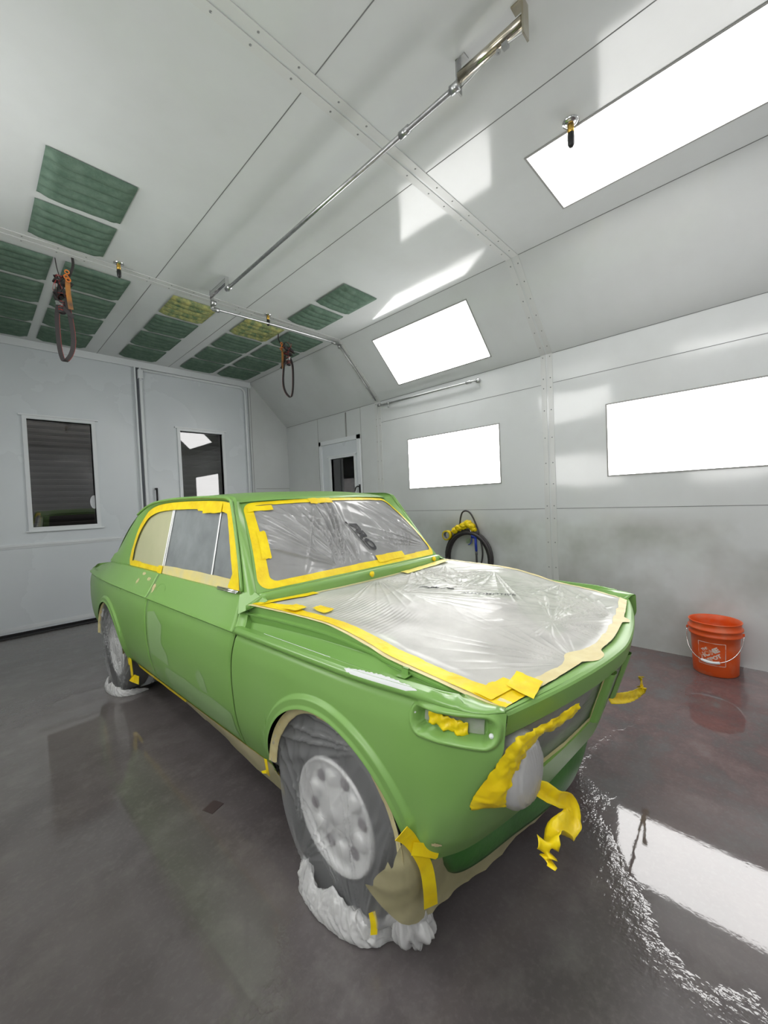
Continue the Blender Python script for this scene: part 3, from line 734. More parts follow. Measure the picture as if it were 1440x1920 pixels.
# ------------------------------------------------------------------ hose station on the right wall
HX = XR-.055
t = thing('air_hose', 'thick black hose coiled on the right wall behind the hood film', 'hose', (XR-.03, 2.42, .60))
def hring(cy, cz, ry, rz, x, a0=0, a1=2*PI, n=40): return [(x-XR, cy+ry*math.cos(a)-2.42, cz+rz*math.sin(a)-.60) for a in np.linspace(a0, a1, n)]
MB().tube(hring(2.44, .66, .29, .30, HX), .017, 10).tube(hring(2.425, .655, .272, .285, HX-.03), .017, 10).tube(hring(2.435, .64, .255, .29, HX-.005), .017, 10).obj('coil', HOSE, t, True)
thin = catmull([(XR-.05, 2.53, .98), (XR-.05, 2.535, 1.05), (XR-.055, 2.50, 1.155), (XR-.055, 2.44, 1.175), (XR-.055, 2.38, 1.13), (XR-.06, 2.31, .99), (XR-.08, 2.26, .84), (XR-.09, 2.24, .72), (XR-.09, 2.27, .60), (XR-.09, 2.345, .545)], 8)-np.array([XR, 2.42, .60])
MB().tube(thin, .009, 10).obj('thin_hose', HOSE, t, True)
MB().lathe([(0, -.02), (.014, -.02), (.014, .02), (0, .02)], (-.05, .11, .37), 12).obj('coupling', BRASS, t, True)
MB().box((-.045, .0, .22), (0, .05, .27)).obj('hook', STEEL, t)
t = thing('blow_gun', 'blue air blow gun hanging on the hose coil', 'air gun', (XR-.11, 2.325, .8))
g = MB(); g.tube(catmull([(0, .045, .11), (0, .02, .10), (0, -.01, .09)], 4), [.018]*9, 10); g.tube([(0, .0, .10), (0, .0, .02), (0, -.004, -.06)], .014, 10); g.box((-.012, -.01, .08), (.012, .05, .125)); g.obj('body', BLUE, t, True)
MB().tube(catmull([(0, .05, .075), (0, .055, .04), (0, .075, .015), (0, .095, .01)], 4), .0045, 8).obj('trigger', BLUE, t, True)
MB().tube([(0, .035, .12), (0, .075, .185)], .0055, 8).obj('nozzle', CHROME, t, True)
MB().lathe([(0, -.22), (.011, -.22), (.011, -.10), (.013, -.095), (.013, -.065), (0, -.06)], (0, -.004, 0), 12).obj('stem', mat('grey_fitting', (.12, .12, .13), .35, .6), t, True)
t = thing('tape_roll', 'roll of yellow masking tape hooked on the hose coil', 'tape roll', (XR-.12, 2.685, .905))
MB().lathe([(.040, -.025), (.056, -.025), (.056, .025), (.040, .025)], (0, 0, 0), 30, 'x', True).obj('tape', TAPE_D, t, True)
MB().lathe([(.037, -.0255), (.0405, -.0255), (.0405, .0255), (.037, .0255)], (0, 0, 0), 30, 'x', True).obj('core', CAULK, t, True)
def lump(c, r, s, n=28, amp=.35, freq=5., sq=(1, 1, 1)):
    V = []; m = n*2
    for i in range(n+1):
        th = PI*i/n
        for j in range(m):
            ph = 2*PI*j/m; d = np.array([math.sin(th)*math.cos(ph), math.sin(th)*math.sin(ph), math.cos(th)])
            k = 1+amp*(float(fbm(d[0]*freq+s, d[1]*freq+d[2]*freq*.7+s, s, 3))-.5)*1.6+amp*.5*(abs(float(vn(d[0]*freq*2+s, d[2]*freq*2+d[1]*7, s+4))-.5)*2-.5)
            V.append((c[0]+r*d[0]*k*sq[0], c[1]+r*d[1]*k*sq[1], c[2]+r*d[2]*k*sq[2]))
    F = [(i*m+j, i*m+(j+1) % m, (i+1)*m+(j+1) % m, (i+1)*m+j) for i in range(n) for j in range(m)]
    return V, F
wv = []; wf = []
mbw = MB()
for (y, z, r) in ((2.60, .955, .042), (2.54, .985, .045), (2.48, 1.01, .048), (2.43, 1.03, .050), (2.385, 1.01, .040), (2.36, .975, .032)):
    V, F = lump((XR-.085, y, z), r, y*10, 16, .55, 3.5, (1, 1.15, .85)); mbw.add(V, F)
w_ = mbw.obj('tape_wad', TAPE, smooth=True, base=(XR-.085, 2.47, .95)); w_.location = (XR-.085, 2.47, .95)
tag(w_, 'crumpled wad of yellow tape on top of the hose coil', 'tape')
w_ = MB(); ribbon(w_, catmull([(XR-.12, 2.46, .545), (XR-.13, 2.38, .545), (XR-.13, 2.31, .56), (XR-.12, 2.25, .58)], 6), .035, (0, .3, 1)); 
o = w_.obj('tape_strip', TAPE, base=(XR-.12, 2.36, .55)); o.location = (XR-.12, 2.36, .55); tag(o, 'short yellow tape strip below the blue blow gun', 'tape')
# small floor litter
o = tag(MB().box((-.033, -.03, 0), (.033, .03, .0015)).obj('paper_scrap', mat('brown_scrap', (.06, .042, .042), .5)), 'small dark square scrap lying on wet floor beside the front wheel', 'scrap'); o.location = (.695, 1.81, 0); o.rotation_euler = (0, 0, .35)

# ================================================================== THE CAR (axes: x across, y from front axle to tail, z up)
car = thing('car', 'green two-door classic sedan masked for painting, hood and trim removed', 'car', (X0, Y0, 0), PSI)
ZA, RA = .338, .33
Wf = pch([-.62, -.5, -.34, -.1, .5, 1.5, 2.3, 2.8, 3.1, 3.3, 3.40], [.70, .742, .768, .787, .790, .792, .789, .772, .748, .722, .69])
Df = pch([.24, .28, .34, .42, .50, .62, .72, .785, .800, .812, .817], [-.10, -.07, -.042, -.016, -.003, .004, .001, -.010, -.017, -.004, 0])
def flare(y, z):
    f = 0
    for yc in (0, 2.5):
        d = np.hypot(y-yc, z-ZA)-RA
        f = f+np.where(d > -.02, .013*sm((.046-d)/.016), 0)+np.where(d > -.02, .005*sm((.014-d)/.014), 0)
    return f
def HW(y, z): return Wf(y)+Df(z)+flare(y, z)
def zbot(y):
    b = pch([-.40, -.34, -.2, .35, 2.1, 2.8, 2.95, 3.2, 3.4], [.362, .362, .34, .300, .300, .36, .40, .43, .46])(y)
    for yc in (0, 2.5):
        d = RA*RA-(y-yc)**2
        b = np.where(d > 0, np.maximum(b, ZA+np.sqrt(np.maximum(d, 0))), b)
    return b
def ycols(y0, y1, step, archs=()):
    ys = list(np.arange(y0, y1, step))+[y1]
    for yc in archs:
        a = [yc-RA*math.cos(q) for q in np.linspace(0, PI, 46)]
        ys = [y for y in ys if not (yc-RA-.01 < y < yc+RA+.01)]+a+[yc-RA-.0004, yc+RA+.0004, yc-RA-.012, yc+RA+.012]
        ys = [y for y in ys if y0-1e-6 <= y <= y1+1e-6]
    return np.array(sorted(set(np.round(ys, 5))))
yseam = pch([.30, .31, .486, .666, .811, .83, .87, .945], [.603, .600, .584, .582, .562, .566, .59, .632])   # front edge of the door
yseam2 = pch([.30, .5, .811, .95], [1.60, 1.615, 1.625, 1.645])
ztf = pch([.4, 2.6, 2.9, 3.1, 3.3, 3.40], [.945, .945, .915, .888, .862, .85])
def upper_rows(y):
    """belt section above the crease: offsets inward and heights"""
    h = ztf(y)-.817
    return [(0, .817), (.006, .8195), (.013, .826), (.024, .842), (.043, .817+h*.40), (.062, .817+h*.64), (.080, .817+h*.86), (.091, .817+h*.97), (.102, .817+h)]
def side_panel(name, y0, y1, seam0, seam1, sgn, archs, top=True, step=.03, n=34, parent=None):
    ys = ycols(y0, y1, step, archs)
    V = []; zt = .817
    for y in ys:
        zb = float(zbot(y)); col = []
        for k in range(n+1):
            t = k/n; z = zb+(zt-zb)*t
            z = float(z); yy = y
            if seam0 is not None: yy = y+(float(seam0(z))-y0)*max(0, 1-(y-y0)/.16)
            if seam1 is not None: yy = yy+(float(seam1(z))-y1)*max(0, 1-(y1-y)/.16)
            col.append((-float(HW(yy, z)), yy, z))
        if top:
            for (o, z) in upper_rows(y)[1:]:
                yy = y
                if seam0 is not None: yy = y+(float(seam0(z))-y0)*max(0, 1-(y-y0)/.16)
                if seam1 is not None: yy = yy+(float(seam1(z))-y1)*max(0, 1-(y1-y)/.16)
                col.append((-(float(Wf(yy))-o), yy, z))
        V += col
    nv = n+1+(8 if top else 0)
    V = np.array(V); F = gridF(len(ys), nv)
    if sgn > 0: V = mirror(V)
    F = [f[::-1] for f in F] if sgn < 0 else F
    return crisp(mk(name, V, F, GREEN, parent or car, True, solid=.003))
for sg in (-1, 1):
    dr = side_panel('door', .572, 1.62, yseam, yseam2, sg, (), parent=car)
    # near-black strips behind the door gaps, coloured to stand in for shade
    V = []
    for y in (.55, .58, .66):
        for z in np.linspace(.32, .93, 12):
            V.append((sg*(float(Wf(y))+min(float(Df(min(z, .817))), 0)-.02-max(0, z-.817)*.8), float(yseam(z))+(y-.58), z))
    mk('gap_shade_strip', V, gridF(3, 12), GAP, car, False)
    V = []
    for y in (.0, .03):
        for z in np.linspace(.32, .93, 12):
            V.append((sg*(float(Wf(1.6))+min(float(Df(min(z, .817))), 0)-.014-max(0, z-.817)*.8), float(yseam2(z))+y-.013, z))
    mk('gap_shade_strip', V, gridF(2, 12), GAP, car, False)
    side_panel('rear_fender', 1.624, 3.38, lambda z: float(yseam2(z))+.004, None, sg, (2.5,))
    # door handle cup
    hx = float(Wf(1.5))-.048
    V = []
    for i in range(9):
        for j in range(25):
            q = i/8; a = 2*PI*j/24; V.append((sg*(hx+.004-.016*(1-q*q)+.010*0), 1.49+.062*q*math.cos(a), .872+.030*q*math.sin(a)))
    # tilt the cup to the belt slope
    V = [(x-sg*(z-.872)*.62, y, z) for x, y, z in V]
    mk('door_handle_cup', V, gridF(9, 25), GREEN, dr, True)

# ---- front fender with nose corner
levels = [.362, .45, .56, .66, .74, .817]
KP = {  # plan curve of the front at each level, k1..k6
 .362: [(-.737,-.366),(-.690,-.398),(-.640,-.425),(-.55,-.452),(-.30,-.497),(0,-.522)],
 .45: [(-.757,-.388),(-.728,-.432),(-.682,-.468),(-.60,-.497),(-.32,-.548),(0,-.578)],
 .56: [(-.764,-.405),(-.750,-.455),(-.722,-.497),(-.64,-.540),(-.33,-.590),(0,-.618)],
 .66: [(-.766,-.415),(-.751,-.480),(-.717,-.548),(-.62,-.590),(-.33,-.620),(0,-.650)],
 .74: [(-.766,-.420),(-.750,-.502),(-.707,-.586),(-.61,-.62),(-.33,-.66),(0,-.68)],
 .817: [(-.762,-.425),(-.742,-.510),(-.690,-.588),(-.60,-.62),(-.33,-.66),(0,-.68)]}
tk = [0, .022, .10, .21, .33, .45, .75, 1.0]
def front_pt(t, z):
    xs = []; ys = []
    for k in range(7):
        if k == 0: xs += [-float(HW(-.34, z)), -float(HW(-.355, z))]; ys += [-.34, -.355]
        else:
            xs.append(float(pch(levels, [KP[l][k-1][0] for l in levels])(z))); ys.append(float(pch(levels, [KP[l][k-1][1] for l in levels])(z)))
    return xs, ys
POD = (-.467, .7705, .113, .042)
def pod_disp(y, z):
    # rounded rectangle signed distance in (y,z)
    yc, zc, a, b = POD; r = .036
    zc = zc-(y-yc)*.06
    qx = np.abs(y-yc)-a+r; qy = np.abs(z-zc)-b+r
    d = np.hypot(np.maximum(qx, 0), np.maximum(qy, 0))+np.minimum(np.maximum(qx, qy), 0)-r
    out = .009*sm((.006-d)/.010)            # raised border
    out = out-.013*sm((-d-.008)/.006)
    out = out-.030*sm((-d-.016)/.004)
    return out, d
TE = .33
def fender(sg):
    # side part
    ys = ycols(-.34, .568, .024, (0,)); n = 120
    zt = .817; V = []
    for y in ys:
        zb = float(zbot(y))
        for k in range(n+1):
            z = zb+(zt-zb)*k/n; yy = y
            yy = y+(float(yseam(z))-.009-.568)*max(0, (y-.37)/.198)
            V.append((-float(HW(yy, z)), yy, z))
    V = np.array(V); F = gridF(len(ys), n+1); F = [f[::-1] for f in F]
    # corner part
    ts = np.concatenate([np.linspace(0, TE, 78), np.linspace(TE, 1, 42)[1:]]); nc = 121
    zs = np.linspace(.362, .817, nc)
    C = np.zeros((len(ts), nc, 3))
    for j, z in enumerate(zs):
        xs, yy = front_pt(0, z); fx, fy = pch(tk, xs), None
        # parametrise y with a spline too
        fy = pch(tk, yy); C[:, j, 0] = fx(ts); C[:, j, 1] = fy(ts); C[:, j, 2] = z
    # lower lip drops towards the middle
    Nn = normals(C); 
    if Nn[10, 60, 0] > 0: Nn = -Nn
    dsp, _ = pod_disp(C[..., 1], C[..., 2])
    dsp = np.where(ts[:, None] <= TE+.001, dsp, 0)
    C = C+Nn*dsp[..., None]
    jt = int(np.searchsorted(zs, .556)); it = 77
    keep = lambda i, j: not (i >= it and j >= jt)
    Fc = gridF(len(ts), nc, keep)
    mb = MB(); mb.add(V, F); mb.add(C.reshape(-1, 3), [f for f in Fc])
    V = np.array(mb.V); 
    if sg > 0: V = mirror(V)
    o = mk('front_fender', V, mb.F if sg < 0 else [f[::-1] for f in mb.F], GREEN, car, True)
    bm = bmesh.new(); bm.from_mesh(o.data); bmesh.ops.remove_doubles(bm, verts=bm.verts, dist=.0003); bmesh.ops.delete(bm, geom=[v for v in bm.verts if not v.link_faces], context='VERTS')
    bmesh.ops.recalc_face_normals(bm, faces=bm.faces); bm.to_mesh(o.data); bm.free()
    return o, C, ts, zs
ff_r, CR, TS, ZS = fender(-1)
ff_l, _, _, _ = fender(1)
# return flange along the fender's front edge and the lower edge of the grille opening
def strip_mesh(name, A, B, m, parent, nseg=4, bulge=0, smooth=True, n_dir=None):
    A, B = np.array(A), np.array(B); V = []
    for a, b in zip(A, B):
        for k in range(nseg+1):
            t = k/nseg; p = a+(b-a)*t
            if bulge: p = p+np.array(n_dir)*bulge*math.sin(PI*t)
            V.append(p)
    return mk(name, V, gridF(len(A), nseg+1), m, parent, smooth)
it = 77; jt = int(np.searchsorted(ZS, .556))
edgeF = CR[it, jt:, :]            # fender edge, z .556 -> .817
edgeB = CR[it:, jt, :]            # lower lip of the opening, corner -> middle
for sg in (-1, 1):
    A = edgeF.copy(); B = A+np.array([.012, .050, 0]); 
    A2 = edgeB.copy(); B2 = A2+np.array([0, .05, -.006])
    if sg > 0: A, B, A2, B2 = map(mirror, (A, B, A2, B2))
    strip_mesh('fender_return', A, B, GREEN, ff_r if sg < 0 else ff_l)
    strip_mesh('grille_sill', A2, B2, GREEN, ff_r if sg < 0 else ff_l)

# ---- fender ledge beside the engine bay
xo = pch([-.56, -.41, -.12, .10, .35, .54], [.648, .662, .668, .672, .690, .712])
zo = pch([-.56, -.51, -.41, -.19, -.12, .10, .54], [.795, .805, .822, .850, .868, .902, .912])
for sg in (-1, 1):
    ys = np.linspace(-.585, .556, 70); V = []
    for y in ys:
        Wy = float(Wf(y)) if y > -.34 else None
        if Wy is None:
            # follow the rounded corner in plan
            row = CR[:78, -1, :]; Wy = -float(np.interp(-y, -row[:, 1], row[:, 0]))
        a, b = float(xo(y)), float(zo(y)); l = min(.842, b-.018); f = sm((y+.50)/.12)
        z3 = .822*f+.8245*(1-f); z2 = .835*f+.8275*(1-f); lz = l*f+(b-.004)*(1-f)
        P = [(Wy, .817), (Wy-.008, .8255+.003*f), (Wy-.014, z2-.001), (Wy-.032, z2), (Wy-.037, z3+.004), (Wy-.041, z3), (Wy-.05, z3),
             (Wy-.052, z3+.003*f), (Wy-.055, z3+.003*f), (Wy-.057, z3)]
        xi = min(a+.012, Wy-.06)
        P += [((Wy-.057)*.5+xi*.5, z3*.5+lz*.5-.002), (xi, lz-.001), (xi-.004, lz+.003*f), (min(a+.004, xi-.005), lz+.002*f)]
        w0 = (lz+b)/2
        P += [(a+.004, w0-.004*f), (a+.011*f+.003, w0), (a+.011*f+.003, w0+.004*f), (a+.003, w0+.008*f), (a+.001, b-.003), (a-.004, b)]
        kf = 1-f
        if y < -.50:
            n_ = len(P); x0_, x1_ = P[0][0], P[-1][0]
            P = [((x*f+(x0_+(x1_-x0_)*(i_/(n_-1)))*kf), (z*f+kf*(.817+(b-.817)*(i_/(n_-1))+.010*math.sin(PI*min(1, i_/(n_-1)*1.0))**.7))) for i_, (x, z) in enumerate(P)]
        V += [(sg*x, y+.022*kf*(P[0][0]-x)/.045, z) for x, z in P]
    k = 20; F = gridF(len(ys), k)
    crisp(mk('fender_ledge', V, F if sg < 0 else [f[::-1] for f in F], GREEN_IN, ff_r if sg < 0 else ff_l, True, solid=.002), 30)
    # upright wall at the rear end of the ledge, sweeping up to the windscreen pillar
    V = []
    for i, y in enumerate(np.linspace(.50, .60, 12)):
        q = i/11
        for j in range(12):
            s_ = j/11; z = .817+(.948-.817)*s_
            yy = float(yseam(min(z, .945)))-.006-(1-q)*(.055-.02*s_)
            x = float(Wf(.55))-.001-.098*s_**.8-.012*math.sin(PI*q)*(1-s_)+.004-(1-q)*.018
            V.append((sg*x, yy, z))
    mk('cowl_side', V, gridF(12, 12), GREEN, car, True, solid=.003)
    V = []
    for j in range(12):
        s_ = j/11; z = .817+(.948-.817)*s_
        yy = float(yseam(min(z, .945)))-.061+.02*s_; x = float(Wf(.55))-.015-.098*s_**.8
        for i in range(5): V.append((sg*(x+(float(xo(.5))-.002-x)*i/4*(1 if x > float(xo(.5)) else 0)), yy+.004*i, z))
    mk('cowl_side', V, gridF(12, 5), GREEN, car, True)
m_ = MB(); m_.tube([(-(float(Wf(y))-.052), y, .8262) for y in np.linspace(.0, .40, 20)], .0012, 6).obj('bead_glint_line', STICKER, ff_r, True)  # thin white tube standing in for light reflecting off the ledge bead
# bracket on the visible ledge, holes and wear marks
b_ = MB(); b_.box((-.712, -.295, .8262), (-.680, -.262, .8282)); b_.box((-.692, -.290, .828), (-.690, -.267, .846)); b_.box((-.692, -.289, .844), (-.682, -.268, .846)).obj('ledge_bracket', GREEN_IN, ff_r)
def spot(parent, pts, m, name='sanded_spot', off=.0015, seed=1, n=26):
    """ragged patch of bare filler or primer on a surface given by a function (a,b)->point"""
    return None
def patch(name, centre, ea, eb, m, parent, seed, surf, off=.0016, rag=.35, elong=0):
    rr = random.Random(seed); V = [surf(centre[0], centre[1])]; n = 30
    R1 = [1-rag*rr.random() for _ in range(n)]
    rings = 4
    V = []
    for q in range(rings+1):
        for k in range(n):
            a = 2*PI*k/n; r_ = q/rings*(1+(R1[k]-1)*(q/rings))
            V.append(surf(centre[0]+ea*r_*math.cos(a), centre[1]+eb*r_*math.sin(a)))
    F = [(i*n+k, i*n+(k+1) % n, (i+1)*n+(k+1) % n, (i+1)*n+k) for i in range(rings) for k in range(n)]
    V = np.array(V); V[:, 0] -= off
    return mk(name, V, F, m, parent, True)
# sanded white strip along the fender ridge, pointed at both ends
V = []
ysr = np.linspace(-.372, -.115, 46)
for i, y in enumerate(ysr):
    q = i/45; wd = max(.02, math.sin(PI*min(q*1.0, 1))**.7+.18*R_.uniform(-1, 1)*(q > .1)); Wy = float(HW(y, .817)) if y > -.34 else float(np.interp(-y, -CR[:78, -1, 1], -CR[:78, -1, 0]))
    Wt = float(Wf(y)) if y > -.34 else Wy
    f = float(sm((y+.50)/.12)); z2 = .835*f+.8275*(1-f)
    a0_, a1_ = .5-.5*wd, .5+.5*wd
    prof_ = [(Wy+.0010, .8172), (Wt-.008+.0014, .8255+.003*f+.0010), (Wt-.014, z2+.0004), (Wt-.031, z2+.0012)]
    arc = np.linspace(0, 1, 4)
    for s_ in np.linspace(a0_*.9, a1_*.95, 16): V.append((-float(np.interp(s_, arc, [v_[0] for v_ in prof_])), y, float(np.interp(s_, arc, [v_[1] for v_ in prof_]))+.0010))
mk('sanded_ridge', V, gridF(46, 16), SANDED, ff_r, True)
belt = lambda y, z: (-(float(Wf(y))-float(np.interp(z, [q[1] for q in upper_rows(y)], [q[0] for q in upper_rows(y)]))), y, z)
for i, (y, z, a, b) in enumerate(((1.87, .925, .035, .010), (1.74, .905, .030, .012), (1.91, .880, .022, .020), (1.60, .875, .028, .020), (1.585, .862, .012, .018))):
    patch('filler_spot', (y, z), a, b, FILLER, car, i+3, belt)
cs = lambda y, z: (float(np.interp(-y, -CR[:78, int(np.argmin(abs(ZS-z))), 1], CR[:78, int(np.argmin(abs(ZS-z))), 0])), y, z)
patch('filler_spot', (-.405, .432), .012, .009, FILLER, ff_r, 21, cs, off=.002)
patch('sanded_spot', (-.352, .408), .010, .030, STICKER, ff_r, 22, cs, off=.002)
# pod lining: screws, inner box, yellow tape
yc, zc, a, b = POD
def pod_in(y, z, d):
    j = int(np.argmin(abs(ZS-z))); row = CR[:78, j, :]
    # undisplaced approximation from the level curves
    xs, ys_ = front_pt(0, z); x = float(pch(tk, xs)(np.interp(-y, [-q for q in ys_], tk)))
    n_ = np.array([-1, -.18-(abs(min(y+.42, 0)))*1.6, 0]); n_ = n_/np.linalg.norm(n_)
    return np.array([x, y, z])+n_*d
V = []
for i in range(14):
    for j in range(8): V.append(pod_in(-.385-.16*i/13, zc+.008-.026+.05*j/7-(-.06*(.02)), -.0275))
mk('lamp_socket', V, gridF(14, 8), mat('grey_green_primer', (.36, .38, .33), .5, col2=(.20, .30, .12), nscale=18), ff_r, True)
V = []
rr = random.Random(5)
for i in range(22):
    for j in range(9):
        u_, v_ = i/21, j/8; V.append(pod_in(-.405-.105*u_, zc+.0215-.035*v_-.012*u_+.002*math.sin(u_*40), -.020+.006*math.sin(u_*17+v_*4)*math.sin(v_*5)+.002*rr.random()))
mk('socket_tape', V, gridF(22, 9), TAPE, ff_r, True, solid=.001)
for (y, z) in ((-.362, .776), (-.562, .765)):
    m_ = MB(); V, F = lump(pod_in(y, z, -.002), .0065, 2, 8, .0); m_.add(V, F).obj('screw_clip', STICKER, ff_r, True)

# ---- nose panel
yT = lambda x: -.692+.118*(np.abs(x)/.65)**1.6
V = []
xs = np.linspace(-.655, .655, 81)
for x in xs:
    y = float(yT(x)); e_ = (abs(x)/.655)**3
    dn = .050-.030*(abs(x)/.65)**2
    P = [(dn+.010, .790), (dn, .797), (dn-.004, .800), (dn*.6, .8025), (dn*.3, .801), (.010, .799), (.004, .7955), (.0005, .789), (.003, .770), (.0085, .745), (.011, .735), (.015, .731), (.045, .729)]
    for dy, z in P: V.append((x, y+dy, z))
nose = crisp(mk('nose_panel', V, gridF(81, 13), GREEN, car, True), 28)
# frame columns of the kidney opening
def col(x0, x1, mir):
    V = []
    for k in range(15):
        t = k/14; z = .556+(.733-.556)*t; yf = (-.618+.012*(abs(x0)/.33))+(-.675+.618)*t-.010
        for (x, dy) in ((x0, .05), (x0, .012), (x0+(x1-x0)*.12, .002), ((x0+x1)/2, -.002), (x0+(x1-x0)*.88, .002), (x1, .012), (x1, .05)): V.append((x*mir, yf+dy, z))
    return mk('grille_frame_post', V, gridF(15, 7), GREEN, nose, True)
for s_ in (-1, 1): col(.082, .128, s_)
# dark apron behind opening
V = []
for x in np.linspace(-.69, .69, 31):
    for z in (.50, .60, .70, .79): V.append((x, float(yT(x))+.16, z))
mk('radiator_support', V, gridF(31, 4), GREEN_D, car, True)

# ---- headlamps
def HLc(sg): return np.array([sg*.600, -.583 if sg < 0 else -.545, .632])
for sg in (-1, 1):
    c = HLc(sg)
    MB().lathe([(0, -.030), (.03, -.029), (.06, -.022), (.078, -.010), (.084, .0), (.088, .005), (.088, .03), (.070, .08), (0, .09)], c, 40, 'y').obj('headlamp', LENSW, car, True)

# ---- front and rear windscreens, pillars, roof
def WS(u, v):
    """windscreen surface, u across -1..1, v base 0 .. top 1"""
    x = u*(.667+(.539-.667)*v); q = 1-u*u
    y = .571+(.920-.571)*v-(.082+(.062-.082)*v)*q-.018*np.sin(PI*np.clip(v, 0, 1))
    z = .946+(1.342-.946)*v+(.019+(.016-.019)*v)*q+.010*np.sin(PI*np.clip(v, 0, 1))
    return np.stack([x, y, z], -1)
def corner_map(U, Vv, r=.10, asp=2.9):
    """pull the corners of the unit patch in so that they are round"""
    a = np.abs(U); b = np.abs(2*Vv-1)
    # superellipse-like squeeze
    k = (np.maximum(a, 0)**14+np.maximum(b, 0)**8*1.0)
    return U, Vv
gu, gv = np.meshgrid(np.linspace(-1, 1, 41), np.linspace(0, 1, 15), indexing='ij')
G = WS(gu, gv); G[..., 1] += .012
mk('windscreen', G.reshape(-1, 3), gridF(41, 15), DARK, car, True)
# header above and cowl below the screen
def sheet(name, rows, m, parent, solid=.002, flip=False):
    A = np.array(rows); V = A.reshape(-1, 3); F = gridF(A.shape[0], A.shape[1])
    if flip: F = [f[::-1] for f in F]
    return mk(name, V, F, m, parent, True, solid=solid)
us = np.linspace(-1, 1, 49)
base = WS(us, 0*us); 
rows_ = []
fr_y = lambda x: .462+.075*(np.abs(x)/.7)**2.2
for q, (dy, dz) in enumerate(((0, .000), (-.010, .004), (-.022, .0035), (-.035, -.002))): rows_.append(base+np.array([0, dy, dz])*1.)
for t in (.35, .7, 1.0):
    p = rows_[3].copy(); tgt = np.stack([us*.732, fr_y(us*.732), .915+.0*us], -1); rows_.append(p*(1-t)+tgt*t)
rows_[0][:, 1] += .012; rows_[0][:, 2] -= .006
tgt = rows_[-1].copy(); tgt[:, 2] -= .02; rows_.append(tgt)
cowl = sheet('cowl_panel', rows_, GREEN, car)
# roof
xe = .590
zed = pch([.86, .95, 1.05, 1.3, 1.65, 1.96, 2.2, 2.33], [1.352, 1.372, 1.383, 1.392, 1.393, 1.381, 1.345, 1.315])
zcr = pch([.80, .86, .92, 1.0, 1.2, 1.5, 1.9, 2.2, 2.36], [1.352, 1.364, 1.380, 1.395, 1.412, 1.417, 1.408, 1.375, 1.335])
nu, nv = 61, 60
RO = np.zeros((nu, nv, 3))
for i, u_ in enumerate(np.linspace(-1, 1, nu)):
    uu = math.copysign(1-(1-abs(u_))**1.35, u_)
    for j, v_ in enumerate(np.linspace(0, 1, nv)):
        x = uu*xe
        y0_ = .905-.062*(1-uu*uu)+(.004 if 0 else 0); y1_ = 2.30+.05*(1-uu*uu)
        xx = x
        yv = v_
        y = y0_+(y1_-y0_)*yv
        # front corners are narrower
        wdt = 1-.075*(1-sm((y-.88)/.14)); xx = x*wdt
        ze, zc_ = float(zed(y)), float(zcr(y-(.0)))
        w_ = 1-abs(uu)**3.2
        RO[i, j] = (xx, y, ze-.012+(zc_-ze+.012)*w_)
RO[:, 0, 2] -= .004
roof = mk('roof', RO.reshape(-1, 3), gridF(nu, nv), GREEN, car, True)
# rear screen and surround
V = []; 
for i, u_ in enumerate(np.linspace(-1, 1, 41)):
    for j, v_ in enumerate(np.linspace(0, 1, 20)):
        x = u_*(.585+(.655-.585)*v_); y = 2.30+(2.80-2.30)*v_+.05*(1-u_*u_)-.0; z = 1.318+(.935-1.318)*v_**1.08+.012*(1-u_*u_)+.035*math.sin(PI*v_)*(1-.3*u_*u_)
        V.append((x, y, z))
mk('rear_window_surround', V, gridF(41, 20), GREEN, car, True)
V2 = []
for i, u_ in enumerate(np.linspace(-.88, .88, 31)):
    for j, v_ in enumerate(np.linspace(.10, .86, 16)):
        x = u_*(.585+(.655-.585)*v_); y = 2.30+(2.80-2.30)*v_+.05*(1-u_*u_); z = 1.318+(.935-1.318)*v_**1.08+.012*(1-u_*u_)+.035*math.sin(PI*v_)*(1-.3*u_*u_)
        V2.append((x, y+.006, z+.004))
mk('rear_window', V2, gridF(31, 16), DARK, car, True)
# boot lid and tail panel
V = []
for y in np.linspace(2.72, 3.385, 24):
    zt_ = float(ztf(y)); xw_ = float(Wf(y))-.102
    for u_ in np.linspace(-1, 1, 41): V.append((u_*xw_, y, zt_+.030*(1-abs(u_)**2.5)-.05*float(sm((y-3.34)/.06))*.5))
mk('boot_lid', V, gridF(24, 41), GREEN, car, True)
V = []
for k, z in enumerate(np.linspace(.44, .862, 22)):
    for t in np.linspace(-1, 1, 61):
        a_ = abs(t); wy = float(Wf(3.38))+min(0, float(Df(min(z, .817))))-(max(0, z-.817)*1.1)
        if a_ > .86: q = (a_-.86)/.14*PI/2; x = (wy-.05)+.05*math.sin(q); y = 3.375+.05*math.cos(q)
        else: x = (wy-.05)*a_/.86; y = 3.425
        V.append((math.copysign(x, t), y-.015*(z-.65)**2*4, z))
tailp = mk('tail_panel', V, gridF(22, 61), GREEN, car, True)
for sg in (-1, 1):
    m_ = MB(); m_.lathe([(.020, -.002), (.034, -.002), (.036, .004), (.030, .006), (.020, .002), (0, .001)], (0, 0, 0), 20, 'x', False)
    o = m_.obj('side_marker_hole', GREEN_D, car, True); o.location = (sg*(float(Wf(3.22))-.004), 3.22, .70); o.scale = (1, 1, 1.3)
